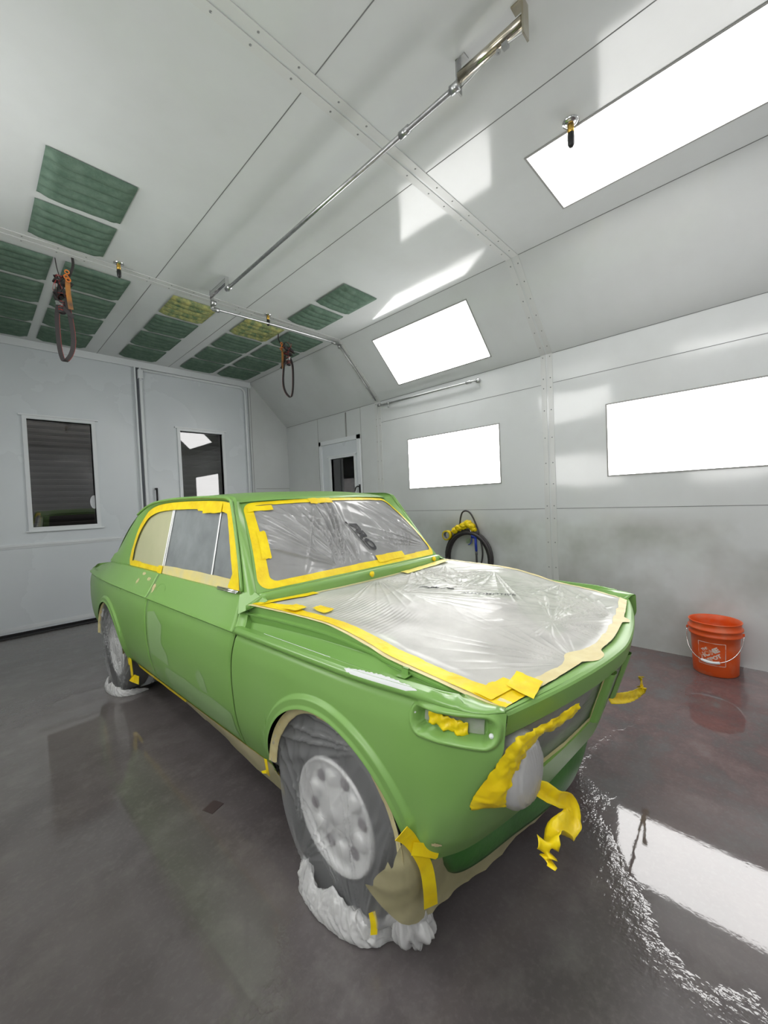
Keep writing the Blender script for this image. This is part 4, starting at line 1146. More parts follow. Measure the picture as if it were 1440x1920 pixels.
# side glass openings and pillar frames
SX = lambda z: .697-(z-.935)*.228
inn = [(.665,.945),(.755,1.11),(.875,1.325),(.93,1.350),(1.05,1.361),(1.3,1.368),(1.63,1.370),(1.90,1.358),(2.06,1.325),(2.16,1.265),(2.235,1.18),(2.275,1.08),(2.292,.985),(2.262,.945)]
outr = [(.628,.943),(.715,1.11),(.850,1.330),(.905,1.378),(1.05,1.388),(1.3,1.396),(1.63,1.398),(1.94,1.386),(2.14,1.358),(2.30,1.315),(2.46,1.20),(2.58,1.09),(2.68,1.0),(2.76,.943)]
I = catmull(inn, 6); O_ = catmull(outr, 6)
for sg in (-1, 1):
    V = []
    for (a, b), (c, d) in zip(I, O_):
        for k in range(6):
            t = k/5; y = a+(c-a)*t; z = b+(d-b)*t
            x = SX(z)-.020+(.020)*math.sin(min(t*1.6, 1)*PI/2)*1.0-.020*max(0, t-.6)/.4*(1 if z > 1.0 else .3)
            V.append((sg*x, y, z))
    mk('side_window_frame', V, gridF(len(I), 6), GREEN, car, True)
    # rain gutter
    gp = [(.640,.955),(.722,1.11),(.853,1.322),(.910,1.368),(1.05,1.381),(1.3,1.389),(1.63,1.391),(1.94,1.379),(2.12,1.350),(2.27,1.300)]
    gg = catmull(gp, 6); MB().tube([(sg*(SX(z)+.004), y, z) for y, z in gg], .0075, 8).obj('rain_gutter', GREEN, car, True)
    # A pillar: from the screen edge to the window frame
    vv = np.linspace(-.02, 1.03, 30); A = WS(sg*np.ones(30)*.985, vv)
    q = np.interp(A[:, 2], O_[:40, 1], O_[:40, 0]); B = np.stack([sg*(SX(A[:, 2])-.004), q+.002, A[:, 2]], -1)
    rows_ = []
    for k in range(9):
        t = k/8; p = A*(1-t)+B*t; bl = .016*math.sin(PI*t)
        p = p+np.array([sg*.75, -.65, 0])*bl; rows_.append(p)
    sheet('windscreen_pillar', rows_, GREEN, car, 0)
    V = [(sg*(SX(z)-.034), y, z) for y, z in I]; n_ = len(V); V.append((sg*(SX(1.15)-.034), 1.5, 1.15))
    mk('side_window', V, [(k, (k+1) % n_, n_) for k in range(n_)], DARK, car, False)
    # belt capping and small chrome remains
    MB().box(*[tuple(sorted((sg*.640, sg*.700))[i:i+1])+((.66, 2.70)[i], (.935, .943)[i]) for i in (0, 1)]).obj('window_sill', GREEN, car)
m_ = MB(); m_.tube([(-.700, .665, .951), (-.700, .86, .951)], .006, 8); m_.tube([(-.712, .66, .948), (-.712, .84, .947)], .004, 8); m_.obj('chrome_belt_end', CHROME, car, True)
# header strip between screen top and roof
ut = np.linspace(-1.0, 1.0, 49); top = WS(ut, 0*ut+.985)
rows_ = [top+np.array([0, .004, -.004]), top+np.array([0, .0, .004]), top*1.]
rf = RO[np.clip(np.round((np.sign(ut)*(1-(1-np.abs(ut))**(1/1.0))+1)/2*(nu-1)).astype(int), 0, nu-1), 1]
xr_ = np.array([RO[i, 2] for i in range(nu)]); order = np.argsort(xr_[:, 0])
tg = np.stack([top[:, 0]*1.03, np.interp(top[:, 0]*1.03, xr_[order, 0], xr_[order, 1]), np.interp(top[:, 0]*1.03, xr_[order, 0], xr_[order, 2])], -1)
for t in (.33, .66, 1.): rows_.append(rows_[1]*(1-t)+tg*t+np.array([0, -.006, .004])*math.sin(PI*t))
sheet('windscreen_header', rows_, GREEN, car, 0)

# ---- air dam
pl = catmull([(-.655, -.318), (-.665, -.350), (-.645, -.385), (-.56, -.415), (-.40, -.448), (-.20, -.492), (0, -.512), (.20, -.492), (.40, -.448), (.56, -.415), (.645, -.385), (.665, -.350), (.655, -.318)], 8)
V = []
for k, (x, y) in enumerate(pl):
    s_ = abs(k/(len(pl)-1)*2-1); drop = .135*(1-max(0, (s_-.9)/.1)**2*.35)
    for j in range(9):
        t = j/8; V.append((x*(1-.10*t**1.5*(.4+.6*s_)), y+.010*math.sin(PI*t)*-1+.02*t, .368-drop*t))
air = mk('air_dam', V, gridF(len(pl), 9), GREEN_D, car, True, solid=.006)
V = []
for k in range(9):
    x, y = pl[5+k]; s_ = abs((5+k)/(len(pl)-1)*2-1)
    for t in (.25+.05*abs(k-3), .95-.07*abs(k-3)):
        V.append((x*(1-.10*t**1.5*(.4+.6*s_))-.0035, y-.010*math.sin(PI*t)+.02*t-.0045, .368-.135*(1-max(0, (s_-.9)/.1)**2*.35)*t))
mk('sanded_spot', V, gridF(9, 2), STICKER, air, True)
# underbody, inner bay, cabin
MB().box((-.66, -.30, .30), (.66, 3.2, .33)).box((-.58, -.42, .36), (.58, .45, .40)).obj('floor_pan', GAP, car)
for sg in (-1, 1):
    for yc in (0, 2.5):
        m_ = MB(); V = []
        for a_ in np.linspace(-.08, PI+.08, 30):
            for xx in (.50, .755): V.append((sg*xx, yc+(RA+.001)*math.cos(a_), ZA+(RA+.001)*math.sin(a_)))
        m_.add(V, gridF(30, 2)); n0_ = len(m_.V); m_.quad((sg*.50, yc-.33, .31), (sg*.50, yc+.33, .31), (sg*.50, yc+.30, .60), (sg*.50, yc, .67), (sg*.50, yc-.30, .60))
        m_.obj('wheel_well', GAP, car)
bay = MB()
for sg in (-1, 1):
    bay.quad((sg*.655, -.55, .79), (sg*.665, 0, .875), (sg*.69, .46, .905), (sg*.50, .46, .5), (sg*.50, -.5, .5))
bay.quad((-.69, .46, .91), (.69, .46, .91), (.5, .46, .45), (-.5, .46, .45)); bay.quad((-.60, -.52, .50), (.60, -.52, .50), (.60, .46, .50), (-.60, .46, .50))
bay.obj('engine_bay', GREEN, car)
en = MB(); en.box((-.16, -.30, .52), (.13, .38, .74)); en.box((-.13, -.28, .74), (.06, .34, .80)); en.box((.13, -.1, .6), (.30, .25, .74)); en.lathe([(0, 0), (.11, 0), (.12, .02), (.12, .07), (.10, .085), (0, .09)], (.33, -.02, .70), 24)
en.box((-.5, .25, .6), (-.28, .42, .76)); en.box((-.30, -.50, .52), (.30, -.44, .76)); eng = en.obj('engine', ENGINE, car)
for sg in (-1, 1): MB().lathe([(.11, .5), (.10, .76), (.085, .795), (.04, .80), (0, .80)], (sg*.47, .06, 0), 26).obj('strut_tower', GREEN, car, True)
cb = MB(); cb.quad((-.64, .50, .90), (.64, .50, .90), (.62, .75, .86), (-.62, .75, .86)); cb.quad((-.62, .75, .86), (.62, .75, .86), (.62, .78, .6), (-.62, .78, .6)); cb.box((-.66, .6, .34), (.66, 2.75, .36)); cb.quad((-.62, 2.2, .9), (.62, 2.2, .9), (.64, 2.8, .93), (-.64, 2.8, .93))
cb.obj('cabin_trim', DARK, car)

# ---- wheels
def wheel(x, y, sg):
    e_ = bpy.data.objects.new('wheel', None); COL.objects.link(e_); e_.parent = car; e_.location = (x, y, .298); e_.empty_display_size = .05
    s = sg
    MB().lathe([(.185, s*.055), (.195, s*.070), (.230, s*.082), (.268, s*.080), (.290, s*.066), (.2975, s*.045), (.298, 0), (.2975, -s*.045), (.290, -s*.066), (.268, -s*.080), (.21, -s*.08), (.185, -s*.055)], (0, 0, 0), 56, 'x').obj('tyre', RUBBER, e_, True)
    r_ = MB(); r_.lathe([(.186, s*.058), (.182, s*.072), (.176, s*.074), (.168, s*.060), (.160, s*.050), (.120, s*.046), (.085, s*.050), (.060, s*.062), (.045, s*.066), (0, s*.067)], (0, 0, 0), 60, 'x')
    r_.obj('rim', ALU, e_, True)
    for k in range(6):
        a = 2*PI*k/6+.35; c_, s_ = math.cos(a), math.sin(a); V, F = lump((0, 0, 0), 1., 1, 10, 0.)
        V = [(s*(.050+.018*v[0]*s), c_*.115+.030*v[1], s_*.115+.030*v[2]) for v in V]; mb_ = MB(); mb_.add(V, F).obj('rim_boss', ALU, e_, True)
        c_, s_ = math.cos(a+PI/6), math.sin(a+PI/6); MB().lathe([(0, s*.0505), (.020, s*.0505)], (0, c_*.122, s_*.122), 16, 'x').obj('rim_hole', ENGINE, e_, False)
    MB().lathe([(0, s*.068), (.030, s*.068), (.032, s*.062)], (0, 0, 0), 24, 'x').obj('hub_cap', ALU, e_, True)
for (x, y, s_) in ((-.676, .012, -1), (-.672, 2.5, -1), (.672, 0, 1), (.672, 2.5, 1)): wheel(x, y, s_)

PALE = mat('sanded_green', (.235, .385, .155), .5, col2=(.255, .400, .175), nscale=5)
def door_patch(poly, seed, nm='sanded_area', parent=None):
    C = resamp2(poly+[poly[0]], 90); c_ = C.mean(0); V = []
    rr_ = np.random.RandomState(seed)
    for q in (1., .8, .6, .4, .2, .02):
        for y, z in C:
            yy, zz = c_[0]+(y-c_[0])*q, c_[1]+(z-c_[1])*q; V.append((-(float(HW(yy, zz))+.0009), yy, zz))
    n_ = len(C); F = [(i*n_+k, i*n_+(k+1) % n_, (i+1)*n_+(k+1) % n_, (i+1)*n_+k) for i in range(5) for k in range(n_)]
    return mk(nm, V, F, PALE, parent or car, True)
def resamp2(P, n):
    P = np.asarray(P, float); d = np.r_[0, np.cumsum(np.linalg.norm(np.diff(P, axis=0), axis=1))]
    t = np.linspace(0, d[-1], n, endpoint=False); return np.stack([np.interp(t, d, P[:, k]) for k in range(2)], -1)

for sg in (-1, 1):
    mk('cowl_corner', [(sg*.640, .565, .952), (sg*.655, .50, .925), (sg*.742, .50, .908), (sg*.752, .575, .880), (sg*.712, .632, .945), (sg*.672, .600, .962)], [(0, 1, 2, 3, 4, 5)], GREEN, car, False)

# ================================================================== MASKING
def cobj(name, V, F, m, parent, base, smooth=True, solid=0.):
    return mk(name, np.asarray(V, float).reshape(-1, 3)-np.array(base), F, m, parent, smooth, solid=solid)
def mroot(name, label, cat, base, group=None):
    return cthing(name, label, cat, base, group)
rg = np.random.RandomState(4)
def ragged(n, amp, step=5, seed=1):
    r_ = np.random.RandomState(seed); k = r_.rand(n//step+3)*2-1
    a = np.repeat(k, step)[:n]; b = np.interp(np.arange(n), np.arange(len(k))*step, k)
    return amp*(.6*a+.4*b)
def band(S, A, B, name, m, parent, base, nseg=4, off=.0015, wr=.0012, seed=1, nrm=None):
    """strip between two (u,v) polylines on a surface S, lifted off by `off`"""
    A = np.asarray(A, float); B = np.asarray(B, float); P = np.zeros((len(A), nseg+1, 3))
    for k in range(nseg+1):
        t = k/nseg; uv = A*(1-t)+B*t; P[:, k] = S(uv[:, 0], uv[:, 1])
    Nn = normals(P)
    if nrm is not None:
        sg = np.sign(np.sum(Nn*np.array(nrm), axis=2, keepdims=True)); Nn = Nn*np.where(sg == 0, 1, sg)
    w_ = fbm(P[..., 0]*30+P[..., 2]*17+seed, P[..., 1]*30+P[..., 2]*9, seed, 3)-.5
    P = P+Nn*(off+wr*2*w_[..., None])
    return cobj(name, P, gridF(len(A), nseg+1), m, parent, base)
def resamp(P, n):
    P = np.asarray(P, float); d = np.r_[0, np.cumsum(np.linalg.norm(np.diff(P, axis=0), axis=1))]
    t = np.linspace(0, d[-1], n); return np.stack([np.interp(t, d, P[:, k]) for k in range(P.shape[1])], -1)

# ---- windscreen film
base = (0, .70, 1.0)
t = mroot('windscreen_film', 'wrinkled grey plastic film over the windscreen inside a yellow tape border', 'masking film', base)
nu, nv = 300, 130
gu, gv = np.meshgrid(np.linspace(-.985, .985, nu), np.linspace(.012, .988, nv), indexing='ij')
P = WS(gu, gv); X = P[..., 0]; Y = gv*.52
h = np.zeros_like(X)
for (px, py, Rr, n, s, a0, a1, am) in ((-.20, .03, .42, 19, 1, 1.0, 2.9, 1.5), (-.10, .02, .22, 16, 2, 1.1, 2.2, .8), (-.13, .52, .34, 13, 3, -2.2, -1.0, 1.0), (.28, .03, .12, 14, 4, .4, 2.7, .8), (.66, .06, .30, 20, 5, 2.0, 3.2, 1.2), (-.60, .50, .40, 10, 6, -1.0, -.3, .7)):
    h += pinch(X, Y, px, py, Rr, n, s, a0, a1)*am
h = h*.026+.0020*(fbm(X*5, Y*5, 3, 2)-.5)
h = h*(1-.8*np.exp(-(((X-.03)/.085)**2+((Y-.23)/.13)**2)**2))
Nn = normals(P); Nn = np.where(Nn[..., 2:3] < 0, -Nn, Nn)
edge = sm(np.minimum(np.minimum((gu+.92), (.965-gu))*9, np.minimum(gv-.07, .945-gv)*10))
P = P+Nn*(.003+np.maximum(h, -.002)*edge)[..., None]
WSF = P
cobj('film', P, gridF(nu, nv), F_WS, t, base)
def rrect(n, u0, u1, v0, v1, ru, rv):
    """rounded rectangle in uv, counter-clockwise from the lower right"""
    out = []
    q = n//4
    for (cx, cy, a0) in ((u1-ru, v0+rv, -PI/2), (u1-ru, v1-rv, 0), (u0+ru, v1-rv, PI/2), (u0+ru, v0+rv, PI)):
        for k in range(9):
            a = a0+PI/2*k/8; out.append((cx+ru*math.cos(a), cy+rv*math.sin(a)))
    out.append(out[0]); out = np.array(out)
    m_ = out*np.array([.62, .52]); d = np.r_[0, np.cumsum(np.linalg.norm(np.diff(m_, axis=0), axis=1))]; tt = np.linspace(0, d[-1], n)
    return np.stack([np.interp(tt, d, out[:, k]) for k in range(2)], -1)
nb = 280
O1 = rrect(nb, -.985, .985, .012, .985, .09, .12)
I1 = rrect(nb, -.897, .950, .080, .935, .05, .06)
I1[:, 0] += ragged(nb, .008, 20, 3); I1[:, 1] += ragged(nb, .009, 22, 4)
band(WS, O1, I1, 'tape_border', TAPE, t, base, 5, .0075, .0018, 2, (0, -.5, 1))
# frame: corners of the opening in body colour
O2 = rrect(nb, -1.0, 1.0, -.0, 1.0, .012, .015)
band(WS, O2, rrect(nb, -.983, .983, .014, .983, .09, .12), 'windscreen_frame', GREEN, car, (0, 0, 0), 3, .006, 0, 2, (0, -.5, 1))
for k, (a, b_, c_, d_) in enumerate((( -.95, -.72, .925, .86), (-.30, -.02, .985, .90), (.05, .42, .135, .05), (-.93, -.86, .60, .30))):
    A = np.stack([np.linspace(a, b_, 16), np.full(16, c_)+ragged(16, .006, 3, k)], -1); B = np.stack([np.linspace(a, b_, 16), np.full(16, d_)+ragged(16, .008, 3, k+9)], -1)
    band(WS, A, B, 'tape_piece', TAPE, t, base, 3, .011, .001, k, (0, -.5, 1))
def lay_text(s_, size, origin, ex, ey, surf, m, parent, base, name, shear=0., off=.0045, bold=.03):
    V, F = text_mesh(s_, size, shear, bold)
    out = []
    for x, y, _ in V: out.append(surf(origin[0]+x*ex[0]+y*ey[0], origin[1]+x*ex[1]+y*ey[1]))
    return cobj(name, out, F, m, parent, base, False)
def ws_m(xm, ym):
    v = ym/.52; hw = .667+(.539-.667)*v; u = xm/hw; i = np.clip((u+.985)/1.97*(nu-1), 0, nu-1); j = np.clip((v-.012)/.976*(nv-1), 0, nv-1)
    p = WSF[int(round(float(i))), int(round(float(j)))]; q = WS(np.array(u), np.array(v)); 
    n_ = np.array([0, -.75, .66]); dd = max(0., float((p-q)@n_))+.004
    return q+n_*(dd+.0035)
a = -1.33
ex = np.array([math.cos(a), math.sin(a)]); ey = np.array([-ex[1], ex[0]])
lay_text('PRO', .092, (-.015, .300), ex*1.12, ey*.74, ws_m, INK, t, base, 'printed_lettering', .25, bold=.022)
for off_, th_, L_ in ((-.014, .007, .21),):
    V = []
    for k in range(41):
        for w_ in (0, 1): q = np.array((-.015, .300))+ex*(L_*k/40-.015)+ey*(off_-th_*w_); V.append(ws_m(*q))
    cobj('printed_bar', V, gridF(41, 2), INK, t, base)
# tape dots over the washer nozzles
for k, (x, y, z) in enumerate(((-.085, .438, .948), (.545, .500, .938))):
    V, F = lump((0, 0, 0), .014, k*3, 12, .4, 3.5, (1, .8, 1.1)); o = cobj('tape_dab', np.array(V)+np.array((x, y, z+.004)), F, TAPE, None, (x, y, z))
    o.matrix_world = CARM @ Matrix.Translation((x, y, z)); tag(o, ('yellow tape dab over the washer nozzle in middle of the cowl', 'yellow tape dab at the far corner of the cowl')[k], 'tape')

# ---- side window masking
base = (-.65, 1.4, .95)
def SS(y, z): return np.stack([-(SX(z)-.012), y, z], -1)
Iv = np.array(inn); Icl = np.vstack([resamp(I, 150), resamp([(2.262, .945), (.665, .945)], 90)[1:]])
cen = np.array([1.45, 1.16])
def inset(C, d):
    T = np.gradient(C, axis=0); T /= np.maximum(np.linalg.norm(T, axis=1, keepdims=True), 1e-9); n_ = np.stack([T[:, 1], -T[:, 0]], -1)
    sgn = np.sign(np.sum((cen-C)*n_, axis=1, keepdims=True)); return C+n_*np.where(sgn == 0, 1, sgn)*(d[:, None] if hasattr(d, '__len__') else d)
dd = np.full(len(Icl), .046); dd[:60] = .055
dd[-92:] = .034; IN2 = inset(Icl, dd+ragged(len(Icl), .006, 9, 8))
IN2[:, 1] = np.clip(IN2[:, 1], .975, 1.325); IN2[:, 0] = np.clip(IN2[:, 0], .742, 2.235)
t = mroot('side_window_film', 'pale plastic film masking the front side window, with white fold lines', 'masking film', base)
nu, nv = 90, 60
gy, gz = np.meshgrid(np.linspace(.68, 1.672, nu), np.linspace(.948, 1.366, nv), indexing='ij')
gy = np.maximum(gy, .668+(gz-.945)*.55)
P = np.stack([-(SX(gz)-.022)-.0, gy, gz], -1)
h = .003*(fbm(gy*5, gz*5, 2, 3)-.5)+.0035*pinch(gy, gz, 1.64, .96, .25, 18, 4, 1.2, 3.0)+.003*pinch(gy, gz, .80, .97, .2, 16, 6, .1, 1.6)
P[..., 0] -= h
cobj('film', P, gridF(nu, nv), F_SIDE, t, base)
for (ya, yb_, w_) in ((1.668, 1.655, .0075), (1.640, 1.632, .0035), (.995, 1.008, .006)):
    zz = np.linspace(.962, 1.345, 30); V = []
    for z in zz:
        y = ya+(yb_-ya)*(z-.96)/.39
        V += [(-(SX(z)-.0165), y-w_, z), (-(SX(z)-.0125), y, z), (-(SX(z)-.0165), y+w_, z)]
    cobj('film_fold', V, gridF(30, 3), WHITE_LINE, t, base)
fr_ = (Icl[:, 0] < 1.69)
idx = np.where(fr_[:150])[0]
band(SS, Icl[idx], IN2[idx], 'tape_border', TAPE, t, base, 4, .004, .0016, 3, (-1, 0, 0))
idx = [i for i in range(150, len(Icl)) if Icl[i, 0] < 1.69]
nn = len(idx); low = Icl[idx].copy(); top_ = low.copy(); top_[:, 1] += .030+.014*fbm(top_[:, 0]*6, top_[:, 0]*0, 4, 2)+.012*(1.2-np.abs(top_[:, 0]-1.0)); low[:, 1] -= .006
band(SS, low, top_, 'tan_tape_edge', mat('tan_yellow_tape', (.74, .62, .22), .5, col2=(.62, .58, .34), nscale=9, bump=.003, bscale=22), t, base, 6, .006, .004, 5, (-1, 0, 0))
A = np.array([(.675, .95), (.71, .95), (.75, .95), (.785, .955)]); B = np.array([(.735, 1.08), (.75, 1.05), (.765, 1.01), (.785, .965)])
band(SS, resamp(A, 12), resamp(B, 12), 'corner_tape', TAPE, t, base, 6, .009, .002, 6, (-1, 0, 0))
A = np.array([(.98, 1.345), (1.2, 1.35)]); B = np.array([(.98, 1.302), (1.2, 1.298)])
band(SS, resamp(A, 12), resamp(B, 12)+np.stack([0*np.arange(12), ragged(12, .004, 3, 2)], -1), 'tape_piece', TAPE, t, base, 4, .008, .001, 7, (-1, 0, 0))
t = mroot('quarter_window_paper', 'olive masking paper on the rear quarter window with yellow tape around', 'masking paper', base)
C2 = resamp(I, 150); C2 = C2[C2[:, 0] > 1.66]; V = [(-(SX(z)-.020), y, z) for y, z in C2]+[(-(SX(.948)-.020), 1.66, .948)]
cc = (-(SX(1.12)-.024), 1.86, 1.12); n_ = len(V); rings = []
for q in (1., .8, .6, .4, .2):
    for p_ in V: rings.append(np.array(cc)+(np.array(p_)-np.array(cc))*q)
F = [(i*n_+k, i*n_+(k+1) % n_, (i+1)*n_+(k+1) % n_, (i+1)*n_+k) for i in range(4) for k in range(n_)]+[tuple(range(4*n_, 5*n_))]
cobj('paper', rings, F, F_QUARTER, t, base)
idx = [i for i in range(0, 150) if Icl[i, 0] >= 1.655]+[i for i in range(150, len(Icl)) if Icl[i, 0] > 1.655]
band(SS, Icl[idx], IN2[idx], 'tape_border', TAPE, t, base, 4, .0045, .0016, 3, (-1, 0, 0))
A = resamp([(1.63, .925), (1.70, .925)], 8); B = resamp([(1.62, .985), (1.69, .985)], 8)
band(SS, A, B, 'tape_piece', TAPE, t, base, 4, .012, .003, 3, (-1, 0, 0))

# ---- engine bay film
base = (0, 0, .80)
dN = lambda x: .050-.030*(np.abs(x)/.65)**2
xoA = lambda y: np.vectorize(lambda q: float(xo(q)))(y); zoA = lambda y: np.vectorize(lambda q: float(zo(q)))(y)
def EB(u, v):
    u = np.asarray(u, float); v = np.asarray(v, float)
    ye = -.56+(.535+.56)*v; xe_ = xo(ye)+.004; x = u*xe_
    yf_ = yT(x)+dN(x); y = yf_*(1-v)+fr_y(x)*v
    zi = .802+(.915-.802)*v; e_ = np.abs(u)**3
    z = zi+(zo(ye)-zi)*e_+.010*np.sin(PI*v)*(1-u*u)
    return np.stack([x, y, z], -1)
t = mroot('engine_bay_film', 'large wrinkled translucent plastic film stretched over the open engine bay', 'masking film', base)
nu, nv = 330, 330
gu, gv = np.meshgrid(np.linspace(-1, 1, nu), np.linspace(0, 1, nv), indexing='ij')
P = EB(gu, gv); X, Y = P[..., 0], P[..., 1]; h = 0*X
for (px, py, Rr, n, s, a0, a1, am) in ((.02, -.43, .20, 24, 1, -2.3, .7, 1.5), (.02, -.43, .10, 16, 21, 2.2, 4.0, .5), (-.28, -.62, .12, 16, 2, .3, 2.9, 1.), (.27, -.62, .20, 18, 3, .5, 2.4, 1.2), (-.03, .46, .16, 20, 4, -2.9, -.3, 1.),
        (.30, .47, .24, 17, 5, -2.8, -.5, 1.), (.58, .10, .24, 20, 6, 2.3, 4.0, 1.2), (.64, -.25, .20, 16, 7, 2.3, 3.8, 1.), (.15, .06, .12, 16, 8, -2., 1.5, .7), (.55, .42, .3, 16, 10, 2.8, 4.2, 1.), (-.15, .22, .18, 16, 11, -1.5, .4, .7)):
    h += pinch(X, Y, px, py, Rr, n, s, a0, a1)*am
fs = folds(X, Y, .25, .017, 6, .3)*sm((-.25-X)/.12)*sm((X+.60)/.05)*sm((Y+.15)/.15)*sm((.40-Y)/.1)
h = h*.015+.0022*fs+.016*(fbm(X*2.2, Y*2.2, 3, 2)-.5)
# soft sag between the things below
h += -.012*np.exp(-(((X+.38)/.15)**2+((Y+.05)/.25)**2))-.010*np.exp(-(((X+.1)/.25)**2+((Y+.45)/.12)**2))+.006*np.exp(-(((X+.13)/.02)**2+((Y+.31)/.02)**2))
Nn = normals(P); Nn = np.where(Nn[..., 2:3] < 0, -Nn, Nn)
edge = sm(np.minimum(np.minimum((.965-gu)*14, (gu+.91)*14), np.minimum(gv-.028, .985-gv)*22))
P = P+Nn*(.004+h*edge)[..., None]; EBF = P
cobj('film', P, gridF(nu, nv), F_BAY, t, base)
n = 150
v_ = np.linspace(-.004, 1.0, n)
# near side: tan edge and yellow band
band(EB, np.stack([-1.012+0*v_, v_], -1), np.stack([-.975+ragged(n, .003, 6, 2), v_], -1), 'tan_tape_edge', TAN, t, base, 3, .0050, .001, 1, (0, 0, 1))
inn_ = -.912+ragged(n, .006, 13, 5)+.055*np.exp(-((v_-.86)/.05)**2)+.10*np.exp(-((v_-.02)/.04)**2)
band(EB, np.stack([-.990+0*v_, v_], -1), np.stack([inn_, v_], -1), 'tape_border', TAPE, t, base, 6, .0070, .0018, 4, (0, 0, 1))
u_ = np.linspace(-1, 1, n)
lump_ = .045*np.exp(-((u_+.36)/.07)**2)
fo = -.004-.024*np.exp(-((u_+.28)/.085)**4)-.022*np.exp(-((u_-.42)/.05)**4)+.003*fbm(u_*40, u_*0, 3, 2)
band(EB, np.stack([u_, fo], -1), np.stack([u_, .027+ragged(n, .004, 5, 7)+lump_*.5], -1), 'front_tape_edge', TAN, t, base, 5, .0062, .003, 6, (0, 0, 1))
band(EB, np.stack([u_*.99, .994-0*u_], -1), np.stack([u_*.99, .980+ragged(n, .003, 8, 9)], -1), 'rear_tape_edge', TAN, t, base, 3, .0055, .001, 8, (0, 0, 1))
band(EB, np.stack([1.006+0*v_, v_], -1), np.stack([.972+ragged(n, .006, 6, 12), v_], -1), 'far_tape_edge', TAN, t, base, 3, .0055, .002, 8, (0, 0, 1))
for k, (ua, ub, va, vb) in enumerate(((-.98, -.60, .995, .958), (.22, .93, .992, .945), (-.985, -.80, .030, .075))):
    q = np.linspace(0, 1, 30)
    band(EB, np.stack([ua+(ub-ua)*q, va+0*q], -1), np.stack([ua+(ub-ua)*q, vb+ragged(30, .004, 5, k+20)], -1), 'tape_piece', TAPE if k != 1 else mat('pale_yellow_tape', (.84, .70, .16), .5, bump=.001, bscale=30), t, base, 5, .0090+.001*k, .0016, k+3, (0, 0, 1))
for k, (u0, v0, w1, w2) in enumerate(((-.93, .815, .12, .05), (-.84, .745, .10, .055), (-.80, .02, .15, .05))):
    A = np.array([(u0-w1/2, v0-w2), (u0+w1/2, v0-w2*.4)]); B = np.array([(u0-w1/2+.02, v0+w2*.5), (u0+w1*.55, v0+w2)])
    band(EB, resamp(A, 14), resamp(B, 14), 'tape_piece', TAPE, t, base, 8, .014, .007, k+31, (0, 0, 1))
def eb_pt(x, y):
    ye = y; xe_ = float(xo(max(min(y, .53), -.55)))+.004; u = x/xe_; yf_ = float(yT(x)+dN(x)); v = (y-yf_)/(float(fr_y(x))-yf_)
    i = int(np.clip(round((u+1)/2*(nu-1)), 0, nu-1)); j = int(np.clip(round(v*(nv-1)), 0, nv-1)); p = EB(u, v); d = EBF[i, j, 2]-p[2]
    return p+np.array([0, 0, max(d, 0)+.0022])
ex = np.array([.62, -.78]); ey = np.array([.78, .62])
lay_text('AUTOMOTIVE', .040, (.055, .000), ex, ey, eb_pt, INK, t, base, 'printed_lettering', .3, bold=.01)
lay_text('PRO', .050, (-.02, .19), ex*1.7, ey*.5, eb_pt, INK2, t, base, 'printed_lettering', .3)

# ---- grille film, lamp film and tape round the near headlamp
base = (-.35, -.62, .64)
t = mroot('grille_film', 'dark translucent film with vertical creases covering the grille opening', 'masking film', base)
def GF(x, z):
    tz = (z-.556)/(.735-.556); yb_ = np.interp(np.abs(x), [0, .33, .64, .70], [-.618, -.590, -.540, -.50]); return np.stack([x, yb_*(1-tz)+(yT(x)+.018)*tz+.010, z], -1)
nu, nv = 150, 50
gx, gz = np.meshgrid(np.linspace(-.645, -.118, nu), np.linspace(.555, .742, nv), indexing='ij')
P = GF(gx, gz); h = .0035*folds(gx*1., gz*.25, .15, .024, 3, .3)+.003*pinch(gx, gz, -.49, .66, .2, 30, 5, -1.2, 1.4)
P[..., 1] -= h-.002
cobj('film', P, gridF(nu, nv), F_GRILLE, t, base)
q = np.linspace(0, 1, 60)
band(GF, np.stack([-.13-.40*q, .560+0*q], -1), np.stack([-.13-.40*q, .578+ragged(60, .002, 7, 2)], -1), 'tan_tape_edge', TAN, t, base, 3, .004, .001, 2, (0, -1, 0))
band(GF, np.stack([-.119+0*q, .560+.175*q], -1), np.stack([-.142+ragged(60, .003, 8, 3), .560+.175*q], -1), 'tan_tape_edge', TAN, t, base, 3, .0045, .001, 3, (0, -1, 0))
t = mroot('kidney_film', 'tan-edged film in the narrow centre grille opening', 'masking film', (0, -.66, .64))
gx, gz = np.meshgrid(np.linspace(-.088, .088, 20), np.linspace(.556, .735, 20), indexing='ij'); P = GF(gx, gz); P[..., 1] -= .01
cobj('film', P, gridF(20, 20), F_GRILLE, t, (0, -.66, .64))
for s_ in (-1, 1):
    band(GF, np.stack([s_*.088+0*q, .560+.175*q], -1), np.stack([s_*.066+0*q, .560+.175*q], -1), 'tan_tape_edge', TAN, t, (0, -.66, .64), 3, .012, .001, 3, (0, -1, 0))
t = mroot('grille_film', 'dark film over the far half of the grille opening, mostly hidden', 'masking film', (.35, -.62, .64))
gx, gz = np.meshgrid(np.linspace(.118, .645, 60), np.linspace(.555, .742, 30), indexing='ij'); P = GF(gx, gz)
cobj('film', P, gridF(60, 30), F_GRILLE, t, (.35, -.62, .64))
c = HLc(-1)
t = mroot('headlamp_film', 'cloudy plastic film drawn tight over the near round headlamp', 'masking film', tuple(c))
V = []; prof = [(0.0005, -.0345), (.02, -.0342), (.04, -.0315), (.058, -.027), (.072, -.0195), (.084, -.008), (.090, .001), (.0925, .010), (.093, .03), (.093, .055)]
pr = resamp(prof, 60); n = 160
